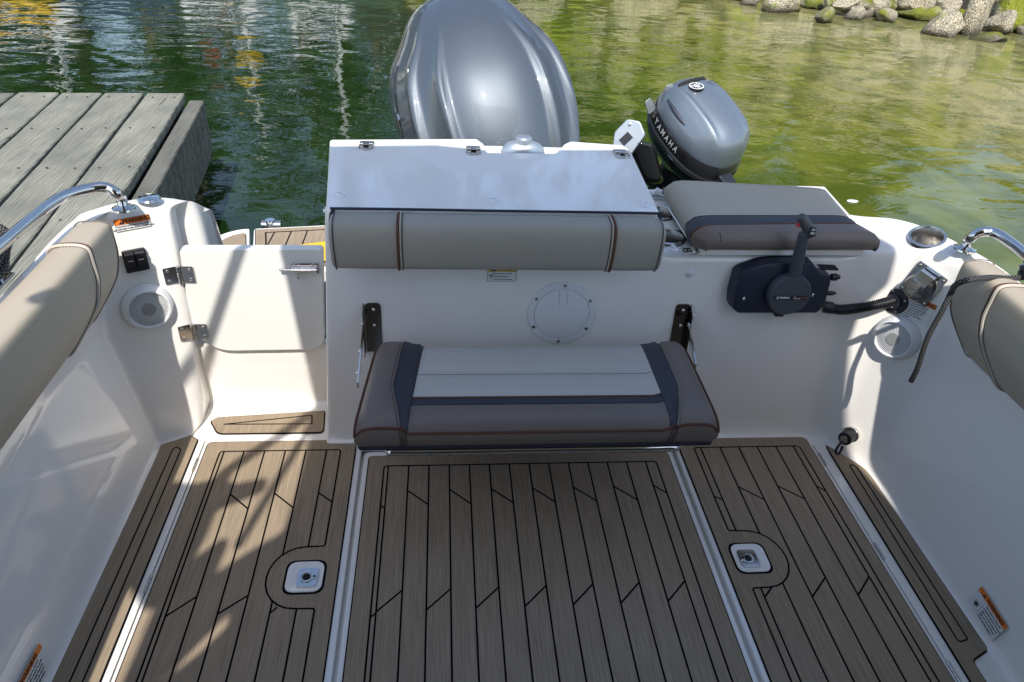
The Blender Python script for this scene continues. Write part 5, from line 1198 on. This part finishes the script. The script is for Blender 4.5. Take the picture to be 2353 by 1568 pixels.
# ================================================================= WATER
ZW = -0.50
def watermat():
    M = bpy.data.materials.new('water'); M.use_nodes = True; n = M.node_tree.nodes; l = M.node_tree.links; b = n['Principled BSDF']
    tc = n.new('ShaderNodeTexCoord')
    def math_(op, a, b_=None, c_=None):
        m_ = n.new('ShaderNodeMath'); m_.operation = op
        for i, x in enumerate((a, b_, c_)):
            if x is None: continue
            if isinstance(x, (int, float)): m_.inputs[i].default_value = x
            else: l.new(x, m_.inputs[i])
        return m_.outputs[0]
    def nz(scale, det, st=(1, 1, 1), dis=0.0, rot=0.0):
        mp = n.new('ShaderNodeMapping'); mp.inputs['Scale'].default_value = st; mp.inputs['Rotation'].default_value = (0, 0, rot); l.new(tc.outputs['Object'], mp.inputs[0])
        t = n.new('ShaderNodeTexNoise'); t.inputs['Scale'].default_value = scale; t.inputs['Detail'].default_value = det; t.inputs['Distortion'].default_value = dis; l.new(mp.outputs[0], t.inputs['Vector']); return t.outputs[0]
    sep = n.new('ShaderNodeSeparateXYZ'); l.new(tc.outputs['Object'], sep.inputs[0])
    # shoaling: depth of turbid water falls towards the rock bank on the right
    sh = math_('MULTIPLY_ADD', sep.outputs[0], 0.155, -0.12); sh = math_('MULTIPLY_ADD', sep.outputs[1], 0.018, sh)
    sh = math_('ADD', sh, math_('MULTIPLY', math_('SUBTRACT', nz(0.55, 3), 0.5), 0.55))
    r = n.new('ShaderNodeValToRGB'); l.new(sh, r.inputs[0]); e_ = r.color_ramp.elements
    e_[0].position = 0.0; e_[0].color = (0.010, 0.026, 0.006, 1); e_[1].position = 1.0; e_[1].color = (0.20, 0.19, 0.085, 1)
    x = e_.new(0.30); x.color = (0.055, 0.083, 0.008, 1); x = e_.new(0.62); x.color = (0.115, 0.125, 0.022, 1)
    # mottled weed and stones seen through the surface
    mot = n.new('ShaderNodeValToRGB'); mot.color_ramp.elements[0].position = 0.42; mot.color_ramp.elements[0].color = (0.72, 0.78, 0.70, 1); mot.color_ramp.elements[1].position = 0.62; mot.color_ramp.elements[1].color = (1.25, 1.2, 1.1, 1)
    l.new(nz(2.1, 5, (1, 0.7, 1), 1.2), mot.inputs[0])
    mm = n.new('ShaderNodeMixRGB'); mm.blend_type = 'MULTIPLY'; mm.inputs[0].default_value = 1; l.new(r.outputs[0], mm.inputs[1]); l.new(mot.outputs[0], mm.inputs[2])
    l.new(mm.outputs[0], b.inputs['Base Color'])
    b.inputs['Roughness'].default_value = 0.015; b.inputs['IOR'].default_value = 1.34; b.inputs['Specular IOR Level'].default_value = 0.5
    h = math_('MULTIPLY', nz(1.3, 1, (1, 1.6, 1), 0.6, 0.3), 1.0)
    h = math_('ADD', h, math_('MULTIPLY', nz(4.0, 2, (0.8, 1.5, 1), 0.9, -0.2), 0.20))
    h = math_('ADD', h, math_('MULTIPLY', nz(11.0, 2, (0.7, 1.4, 1), 0.5, 0.1), 0.008))
    st = math_('MULTIPLY_ADD', nz(0.35, 2), 0.9, 0.15)
    bp = n.new('ShaderNodeBump'); bp.inputs['Distance'].default_value = 0.033; l.new(h, bp.inputs['Height']); l.new(st, bp.inputs['Strength']); l.new(bp.outputs[0], b.inputs['Normal'])
    return M
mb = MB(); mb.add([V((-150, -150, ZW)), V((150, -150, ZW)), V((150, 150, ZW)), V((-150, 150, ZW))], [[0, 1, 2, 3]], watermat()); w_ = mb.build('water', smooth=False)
tag(w_, 'green harbour water with rippled reflections', 'water', kind='structure')
# ripples are in the material; a floating white feather/leaf
mb = MB(); c_ = Z(1959, 463, ZW+0.004); mb.prism([c_+V((math.cos(t)*0.045, math.sin(t)*0.025, 0)) for t in [k*math.pi/5 for k in range(10)]], (0, 0, 0.004), white); f_ = mb.build('leaf'); tag(f_, 'small pale leaf floating on the green water behind the sun pad', 'leaf')
# ================================================================= ROCKS
def rockmat():
    M = bpy.data.materials.new('granite'); M.use_nodes = True; n = M.node_tree.nodes; l = M.node_tree.links; b = n['Principled BSDF']
    tc = n.new('ShaderNodeTexCoord'); oi = n.new('ShaderNodeObjectInfo'); geo = n.new('ShaderNodeNewGeometry')
    def nz(scale, det, src='Object'):
        t = n.new('ShaderNodeTexNoise'); t.inputs['Scale'].default_value = scale; t.inputs['Detail'].default_value = det
        if src == 'Object': l.new(tc.outputs['Object'], t.inputs['Vector'])
        else: l.new(geo.outputs['Position'], t.inputs['Vector'])
        return t.outputs[0]
    r = n.new('ShaderNodeValToRGB'); e_ = r.color_ramp.elements; e_[0].position = 0.40; e_[0].color = (0.17, 0.145, 0.10, 1); e_[1].position = 0.58; e_[1].color = (0.62, 0.58, 0.48, 1); l.new(nz(16, 5), r.inputs[0])
    sp_ = n.new('ShaderNodeValToRGB'); sp_.color_ramp.elements[0].position = 0.45; sp_.color_ramp.elements[0].color = (0.55, 0.5, 0.4, 1); sp_.color_ramp.elements[1].position = 0.55; sp_.color_ramp.elements[1].color = (1.15, 1.12, 1.05, 1); l.new(nz(45, 3), sp_.inputs[0])
    m1 = n.new('ShaderNodeMixRGB'); m1.blend_type = 'MULTIPLY'; m1.inputs[0].default_value = 1; l.new(r.outputs[0], m1.inputs[1]); l.new(sp_.outputs[0], m1.inputs[2])
    # moss: grows in patches, property of the rock (object random) not of the light
    ms = n.new('ShaderNodeMath'); ms.operation = 'MULTIPLY_ADD'; ms.inputs[1].default_value = 0.34; l.new(oi.outputs['Random'], ms.inputs[0]); l.new(nz(2.2, 5, 'P'), ms.inputs[2])
    mr = n.new('ShaderNodeValToRGB'); mr.color_ramp.elements[0].position = 0.69; mr.color_ramp.elements[1].position = 0.80; l.new(ms.outputs[0], mr.inputs[0])
    mcol = n.new('ShaderNodeValToRGB'); mcol.color_ramp.elements[0].color = (0.06, 0.075, 0.008, 1); mcol.color_ramp.elements[1].color = (0.30, 0.33, 0.02, 1); l.new(nz(9, 5), mcol.inputs[0])
    m2 = n.new('ShaderNodeMixRGB'); l.new(mr.outputs[0], m2.inputs[0]); l.new(m1.outputs[0], m2.inputs[1]); l.new(mcol.outputs[0], m2.inputs[2]); sz = n.new('ShaderNodeSeparateXYZ'); l.new(geo.outputs['Position'], sz.inputs[0]); tz = n.new('ShaderNodeMapRange'); tz.inputs[1].default_value = ZW+0.03; tz.inputs[2].default_value = ZW+0.16; tz.inputs[3].default_value = 0.22; tz.inputs[4].default_value = 1.0; l.new(sz.outputs[2], tz.inputs[0])
    m5 = n.new('ShaderNodeMixRGB'); m5.blend_type = 'MULTIPLY'; m5.inputs[0].default_value = 1; l.new(m2.outputs[0], m5.inputs[1]); l.new(tz.outputs[0], m5.inputs[2]); l.new(m5.outputs[0], b.inputs['Base Color'])
    b.inputs['Roughness'].default_value = 0.9
    bp = n.new('ShaderNodeBump'); bp.inputs['Strength'].default_value = 0.7; bp.inputs['Distance'].default_value = 0.05; l.new(nz(14, 6), bp.inputs['Height']); l.new(bp.outputs[0], b.inputs['Normal'])
    return M
rk = rockmat()
def rock_mesh(seed, rough=0.30, flat=0.0):
    R2 = random.Random(seed); bm = bmesh.new(); bmesh.ops.create_icosphere(bm, subdivisions=4, radius=1)
    planes = [(V((R2.gauss(0, 1), R2.gauss(0, 1), R2.gauss(0, 1))).normalized(), R2.uniform(0.50, 0.85)) for _ in range(11)]
    for v in bm.verts:
        d = v.co.normalized(); rr_ = 1.0
        for pn, ph in planes:
            k = d.dot(pn)
            if k > 0.05: rr_ = min(rr_, ph/k)
        rr_ *= 1+0.10*noise.noise(d*2.2+V((seed, 0, 0)))+0.045*noise.noise(d*6+V((0, seed, 0)))+0.02*noise.noise(d*15+V((0, seed, 0)))
        v.co = d*rr_
    me = bpy.data.meshes.new('boulder'); bm.to_mesh(me); bm.free(); me.materials.append(rk); me.polygons.foreach_set('use_smooth', [True]*len(me.polygons)); me.set_sharp_from_angle(angle=math.radians(32)); return me
RM = [rock_mesh(k+1) for k in range(9)]
def put_rock(c_, sx_, sy_, sz_, k, rz, lab=None, tilt=0.0):
    o = bpy.data.objects.new('boulder', RM[k % 9]); C.objects.link(o); o.location = c_; o.scale = (sx_, sy_, sz_); o.rotation_euler = (tilt, tilt*0.6, rz)
    tag(o, lab, 'rock', 'boulders of the rock bank'); return o
WL = Pln((0, 0, ZW), (0, 0, 1))
# (u, v of centre, width, height in survey px, row 0 = at waterline, label)
RK = [(1797, 14, 76, 42, 0, 'large speckled boulder sloping into the water left of the mossy ones'), (1842, 13, 26, 12, 0, 'small flat brown stone in the gap beside the large sloping boulder'),
      (1882, 13, 58, 24, 0, 'low dark boulder with bright moss on its left shoulder'), (1894, 41, 42, 34, 0, 'pale pyramid-shaped stone standing alone in the shallows'), (1911, 3, 34, 26, 1, 'olive mossy stone above the pyramid-shaped stone'),
      (1950, 9, 58, 34, 1, 'boulder capped with yellow green moss near the middle of the bank'), (1965, 35, 48, 28, 0, 'half sunken speckled stone below the moss capped boulder'), (1988, 10, 28, 36, 1, 'narrow upright grey stone between two boulders'), (1994, 33, 26, 24, 0, 'small wedge stone at the foot of the narrow upright stone'),
      (2027, 11, 62, 36, 1, 'rounded tan boulder beside the dark gap'), (2036, 41, 42, 26, 0, 'small square block at the waterline'), (2107, 11, 68, 34, 1, 'broad pale grey boulder at the top of the bank'), (2096, 33, 78, 30, 0, 'long low yellowish boulder covered with thin moss'),
      (2176, 15, 60, 36, 1, 'bright green moss covered boulder'), (2138, 38, 62, 32, 0, 'flat mossy stone leaning on the big white speckled boulder'), (2168, 63, 80, 54, 0, 'big white speckled boulder at the water edge'), (2222, 44, 42, 38, 0, 'squarish stone in the shade beside the big speckled boulder'), (2204, 54, 30, 34, 0, 'thin slanting dark stone'),
      (2245, 30, 54, 92, 1, 'tall slab hung with dark green moss'), (2287, 22, 42, 62, 1, 'tall pale grey slab right of the mossy slab'), (2330, 25, 62, 84, 1, 'large cracked pale boulder in the corner of the photo'), (2300, 60, 64, 50, 0, 'smooth rounded light grey boulder at the waterline'), (2348, 72, 22, 22, 0, 'small dark stone at the right edge of the photo'),
      (2273, 90, 80, 22, 0, 'tan stone barely breaking the surface'), (1722, 4, 44, 22, 0, 'mossy speckled boulder nearest the engine'), (1700, -4, 30, 16, 0, 'small mossy stone at the left end of the bank')]
for i, (u, v, w, h, row, lab) in enumerate(RK):
    foot = WL.hit(u, v+h*0.42+row*26)
    depth = (foot-CAM).dot(FW); k = depth/FPX
    W_ = w*k/2*1.38; H_ = h*k/2*1.5
    cc = foot+V((0, W_*0.6+row*0.35, 0)); 
    p = CAM+(FW+RT*((u-1176.5)/FPX)-UP*((v-784)/FPX))*((cc-CAM).dot(FW)/1.0)
    # keep the pixel position but at the depth of cc
    d_ = FW+RT*((u-1176.5)/FPX)-UP*((v-784)/FPX); tpar = (cc.y)/d_.y; p = CAM+d_*tpar
    put_rock(p, W_, W_*0.85, H_, i, rnd.uniform(0, 0.5), lab, rnd.uniform(-0.1, 0.1))
# the bank continues above and beside the picture
bl0 = V((4.3, 14.6, ZW)); bl1 = V((13.5, 11.0, ZW)); bd = (bl1-bl0).normalized(); bn = V((-bd.y, bd.x, 0))
cnt = 0
for row in range(7):
    for k in range(26):
        t = (k+rnd.uniform(-0.3, 0.3))*0.88-5.5; s_ = rnd.uniform(0.38, 0.68)
        p = bl0+bd*t+bn*(0.75+row*0.62+rnd.uniform(-0.15, 0.15))+V((0, 0, 0.28+row*0.52+rnd.uniform(-0.1, 0.1)))
        d_ = p-CAM; vv = 784-FPX*d_.dot(UP)/d_.dot(FW); uu = 1176+FPX*d_.dot(RT)/d_.dot(FW)
        if 1690 < uu < 2400 and vv > -22: continue
        put_rock(p, s_*1.15, s_, s_*0.8, k+row*3, rnd.uniform(0, 6), 'speckled granite boulder of the rock bank beyond the top of the photo', rnd.uniform(-0.3, 0.3)); cnt += 1
# earth core behind the rocks
earth = mat('bank_earth', (0.022, 0.018, 0.012), 0.95, bump=(3, 0.6, 0.1))
mb = MB(); q0 = bl0-bd*8; q1 = bl0+bd*24
rings = []
for j in range(30):
    p = q0.lerp(q1, j/29); rings.append([p+bn*0.75+V((0, 0, -0.6)), p+bn*0.9+V((0, 0, 0.1)), p+bn*4.6+V((0, 0, 3.3)), p+bn*14+V((0, 0, 4.2))])
mb.loft(rings, earth, False, False); e_ = mb.build('bank_ground'); tag(e_, 'dark earth core of the rock bank', 'ground', kind='structure')
# underwater slope stones: visible stones just under the surface
# ================================================================= TREES AND BOATS THAT THE WATER MIRRORS
leafm = mat('tree_leaves', (0.030, 0.062, 0.016), 0.6, var=(1.5, (0.070, 0.115, 0.025)))
bark = mat('bark', (0.06, 0.045, 0.03), 0.9)
def tree_mesh(seed, H, Rr, conifer=False):
    R2 = random.Random(seed); mb = MB()
    cl = []
    for _ in range(70 if not conifer else 90):
        if conifer:
            h = R2.uniform(0.12, 1.0); r_ = Rr*(1-h)*R2.uniform(0.3, 1.0); a = R2.uniform(0, 6.28); cl.append((V((r_*math.cos(a), r_*math.sin(a), H*h)), 0.10*Rr+0.25*Rr*(1-h)))
        else:
            d = V((R2.gauss(0, 1), R2.gauss(0, 1), R2.gauss(0, 0.8))).normalized()*R2.uniform(0.35, 1.0)**0.6; cl.append((V((d.x*Rr, d.y*Rr, H*0.62+d.z*H*0.38)), R2.uniform(0.13, 0.26)*Rr))
    for c_, s_ in cl:
        for _ in range(70):
            p = c_+V((R2.gauss(0, 0.5), R2.gauss(0, 0.5), R2.gauss(0, 0.4)))*s_; q = R2.uniform(0.07, 0.14); d1 = V((R2.gauss(0, 1), R2.gauss(0, 1), R2.gauss(0, 0.6))).normalized(); d2 = d1.orthogonal().normalized()
            mb.add([p-d1*q, p+d2*q*0.6, p+d1*q, p-d2*q*0.6], [[0, 1, 2, 3]], leafm)
    cm = mb.build('crown', None, smooth=False); 
    mt = MB(); mt.tube([V((0, 0, -0.3)), V((0.1, 0, H*0.3)), V((0, 0.15, H*0.6)), V((0, 0, H*0.9))], [0.035*H*0.7, 0.022*H, 0.014*H, 0.003*H], bark, 10)
    for _ in range(9):
        h = R2.uniform(0.3, 0.7)*H; a = R2.uniform(0, 6.28); e2 = V((math.cos(a)*Rr*0.7, math.sin(a)*Rr*0.7, h+H*0.15)); mt.tube([V((0, 0, h)), V((0, 0, h)).lerp(e2, 0.5)+V((0, 0, -0.1)), e2], [0.011*H, 0.007*H, 0.002*H], bark, 6)
    tm = mt.build('trunk', None)
    cme, tme = cm.data, tm.data; bpy.data.objects.remove(cm); bpy.data.objects.remove(tm); return cme, tme
TM = [tree_mesh(11, 9.0, 3.2), tree_mesh(12, 11.0, 2.4, True), tree_mesh(13, 8.0, 3.0)]
def put_tree(x, y, z, k, s_, rz, lab):
    o = thing('broadleaf_tree' if k != 1 else 'conifer_tree', lab, 'tree', 'trees on the far shore', (x, y, z)); o.rotation_euler = (0, 0, rz); o.scale = (s_, s_, s_)
    for nm, me in zip(('crown', 'trunk'), TM[k]):
        c_ = bpy.data.objects.new(nm, me); C.objects.link(c_); c_.parent = o
shore = MB(); q = [(-60, 33), (-30, 31), (-8, 30), (4, 29), (14, 24), (34, 22), (60, 30), (60, 70), (-60, 70)]
shore.prism([V((x, y, ZW-0.5)) for x, y in q], (0, 0, 1.6), mat('shore_grass', (0.05, 0.065, 0.02), 0.9, var=(2, (0.08, 0.07, 0.03)))); s_ = shore.build('far_shore'); tag(s_, 'far shore ground beyond the marina', 'ground', kind='structure')
for i in range(20):
    x = -36+i*2.9+rnd.uniform(-0.8, 0.8); y = 36+rnd.uniform(-2, 3)-(6 if x > 8 else 0)
    put_tree(x, y, 0.9, rnd.choice((0, 1, 2, 0)), (1.12 if -13 < x < -7 else rnd.uniform(1.35, 1.9)) if x < 2 else rnd.uniform(1.3, 1.7), rnd.uniform(0, 6), 'tree on the far shore beyond the top of the photo')
bwhite = mat('boat_white', (0.75, 0.75, 0.74), 0.3); bblue = mat('boat_blue', (0.03, 0.05, 0.12), 0.3); bgrey = mat('boat_grey', (0.25, 0.26, 0.27), 0.5)
glassm = mat('dark_window', (0.02, 0.025, 0.03), 0.1); pier = mat('pier_wood', (0.10, 0.075, 0.05), 0.85, var=(6, (0.16, 0.13, 0.09))); redp = mat('red_paint', (0.5, 0.06, 0.05), 0.5)
def moored(x, y, rz, L, hullm, lab, mast=True, yel_=False):
    o = thing('moored_boat', lab, 'boat', 'boats moored across the harbour', (x, y, ZW)); o.rotation_euler = (0, 0, rz)
    mb = MB(); rings = []
    for t, w, h in ((0, 0.85, 0.75), (0.25, 1.0, 0.75), (0.6, 0.95, 0.85), (0.85, 0.5, 1.0), (1.0, 0.04, 1.15)):
        X_ = -L/2+L*t; W_ = w*L*0.16; rings.append([V((X_, -W_, h)), V((X_, -W_*0.8, -0.2)), V((X_, W_*0.8, -0.2)), V((X_, W_, h))])
    mb.loft(rings, hullm, True, True); mb.build('hull', o)
    mb = MB(); mb.loft([[V((-L*0.2, -L*0.10, 0.8)), V((-L*0.2, -L*0.08, 1.5)), V((-L*0.2, L*0.08, 1.5)), V((-L*0.2, L*0.10, 0.8))], [V((L*0.2, -L*0.09, 0.8)), V((L*0.12, -L*0.07, 1.45)), V((L*0.12, L*0.07, 1.45)), V((L*0.2, L*0.09, 0.8))]], bwhite, True, True); mb.build('cabin', o)
    mb = MB(); mb.box((-L*0.04, -L*0.092, 1.18), (L*0.26, 0.02, 0.28), glassm); mb.build('window', o)
    if mast:
        mb = MB(); mb.tube([V((0.3, 0, 0.8)), V((0.3, 0, 4.6))], 0.05, bwhite, 8); mb.tube([V((0.3, 0, 2.0)), V((-L*0.42, 0, 1.9))], 0.07, hullm, 8); mb.build('mast', o)
        mb = MB()
        for e2 in ((L*0.48, 0, 1.1), (-L*0.48, 0, 0.8), (0.2, -L*0.15, 0.8), (0.2, L*0.15, 0.8)): mb.tube([V((0.3, 0, 4.5)), V(e2)], 0.012, bwhite, 5)
        mb.build('rigging', o)
    if yel_:
        for k, a in enumerate((-0.3, -0.12, 0.06)):
            mb = MB(); mb.lathe([(0.02, -0.55), (0.17, -0.35), (0.20, 0), (0.17, 0.35), (0.02, 0.55)], V((L*a, -L*0.165-0.1, 0.75)), (1, 0, 0.15), yel, 14); mb.build('yellow_fender', o)
moored(-8.2, 16.6, 0.15, 5.5, bblue, 'blue hulled sailboat with yellow fenders beyond the top of the photo', True, True)
moored(-5.0, 19.5, -0.1, 5.0, bgrey, 'grey hulled sailboat beyond the top of the photo', True)
moored(-2.6, 17.6, 0.3, 3.6, mat('boat_green', (0.06, 0.10, 0.08), 0.3), 'dark green hulled sailboat beyond the top of the photo', True)
mb = MB(); mb.box((-7.0, 21.0, 0.0), (18, 1.2, 0.25), pier)
for k in range(10): mb.tube([V((-15+k*1.9, 20.5, -1)), V((-15+k*1.9, 20.5, 2.2))], 0.11, pier, 8)
p_ = mb.build('far_pier'); tag(p_, 'brown wooden pier behind the moored sailboats', 'pier')
for k, (x, z_) in enumerate(((-4.0, 0.9), (-4.6, 1.15), (-3.9, 1.25))):
    mb = MB(); mb.lathe([(0.02, -0.22), (0.20, -0.15), (0.24, 0), (0.20, 0.15), (0.02, 0.22)], (x, 15.9, ZW+0.15), (0, 0, 1), yel, 20) if k == 0 else mb.lathe([(0.02, -0.2), (0.08, -0.12), (0.10, 0), (0.08, 0.12), (0.02, 0.2)] if k == 1 else [(0.02, -0.3), (0.16, -0.2), (0.2, 0), (0.16, 0.2), (0.02, 0.3)], (x, 15.9, z_), (1, 0, 0), (yel, redp)[k % 2], 16)
    b_ = mb.build('buoy'); tag(b_, ('yellow mooring buoy beyond the top of the photo', 'red float on the moored boats', 'yellow float high on the moored boats')[k], 'buoy')
# ================================================================= HARDTOP (above and behind the viewer; shades the cockpit)
ht = thing('hardtop', None, None); 
ht.parent = boat
bi = boat.location.copy()
ht.location = -bi
HZ = 2.10; ax_, ay_ = SUN.x/-SUN.z, SUN.y/-SUN.z
def up_(x, y, z, H=HZ): t = H-z; return V((x-ax_*t, y-ay_*t, H))
xl = PD.hit(642, 575).x; xl2 = PD.hit(690, 790).x
q = [V((-0.45, -2.5, HZ)), up_(-0.535, 1.32, 0), up_(-0.44, 1.40, 0), up_(-0.428, 1.50, 0), up_(-0.424, 1.75, 0.0), up_(xl2, 2.0, 0.24), up_(xl, 2.0, 0.57)+V((0, 0.03, 0)), V((xl-0.03, 1.06, HZ)), up_(-0.36, 2.27, 0.8)]
for u, v in ((757, 344), (1000, 341), (1110, 352), (1445, 352)): q.append(up_(*Z(u, v, 0.8)))
q += [V((a, b, HZ)) for a, b in ((1.03, 1.165), (1.15, 1.15), (1.21, 1.0), (1.215, 0.78), (1.265, 0.63), (1.26, 0.52), (1.21, 0.46), (1.20, 0.34), (1.215, 0.2), (1.235, 0.0), (1.25, -0.13), (1.285, -0.36), (1.36, -0.5), (1.36, -2.5))]  # roof edge shaped by projecting the cockpit's shade lines back up
mb = MB(); mb.prism(q, (0, 0, 0.04), gel); mb.build('roof', ht, bevel=0.01)
# unseen slab and tubes added at roof height to cast the port shadows
pc = [(-0.83, 1.60), (-0.72, 1.585), (-0.68, 1.60), (-0.655, 1.66), (-0.62, 1.665), (-0.635, 1.60), (-0.61, 1.58), (-0.52, 1.605), (-0.515, 1.575), (-0.635, 1.50), (-0.638, 1.40), (-0.655, 1.31), (-0.60, 1.375), (-0.575, 1.37), (-0.585, 1.26), (-0.535, 1.315), (-0.50, 1.20), (-0.735, 1.18), (-0.83, 1.30)]
mb = MB(); mb.prism([up_(x, y, 0.0) for x, y in pc], (0, 0, 0.05), navy); mb.build('shadow_slab', ht, bevel=0.012)
mb = MB(); da, db = PD.hit(551, 575), PD.hit(474, 800)
mb.tube([up_(*(da+(da-db)*0.6)), up_(*da), up_(*db), up_(*(db+(db-da)*0.5))], 0.016, steel, 12)
mb.tube([up_(-0.40, 1.96, 0.0)+V((0, 0, 0.02)), up_(-0.63, 1.67, 0.0)+V((0, 0, 0.02))], 0.018, steel, 12)
mb.tube([up_(-0.42, 1.86, 0.0)+V((0, 0, 0.06)), up_(-0.55, 1.33, 0.0)+V((0, 0, 0.06))], 0.013, steel, 12)
mb.build('shadow_tubes', ht)
# cabin back behind the viewer
cab = mat('cabin_panel', (0.055, 0.048, 0.042), 0.5)
mb = MB()
def bq(pts): mb.prism([V((x, -0.52, z)) for x, z in pts], (0, 0.04, 0), cab)
bq([(-0.785, 0.0), (-0.700, 0.0), (-0.700, 2.06), (-0.785, 2.06)])
bq([(-0.698, 0.0), (-0.592, 0.0), (-0.592, 1.93), (-0.640, 1.84), (-0.698, 1.76)])
bq([(-0.698, 1.80), (-0.660, 1.89), (-0.592, 2.03), (-0.592, 2.06), (-0.698, 2.06)])  # slanted slit added below this piece to let sun patches onto the deck
bq([(-0.590, 0.0), (1.400, 0.0), (1.400, 2.06), (-0.590, 2.06)])
mb.build('cabin_bulkhead', ht)
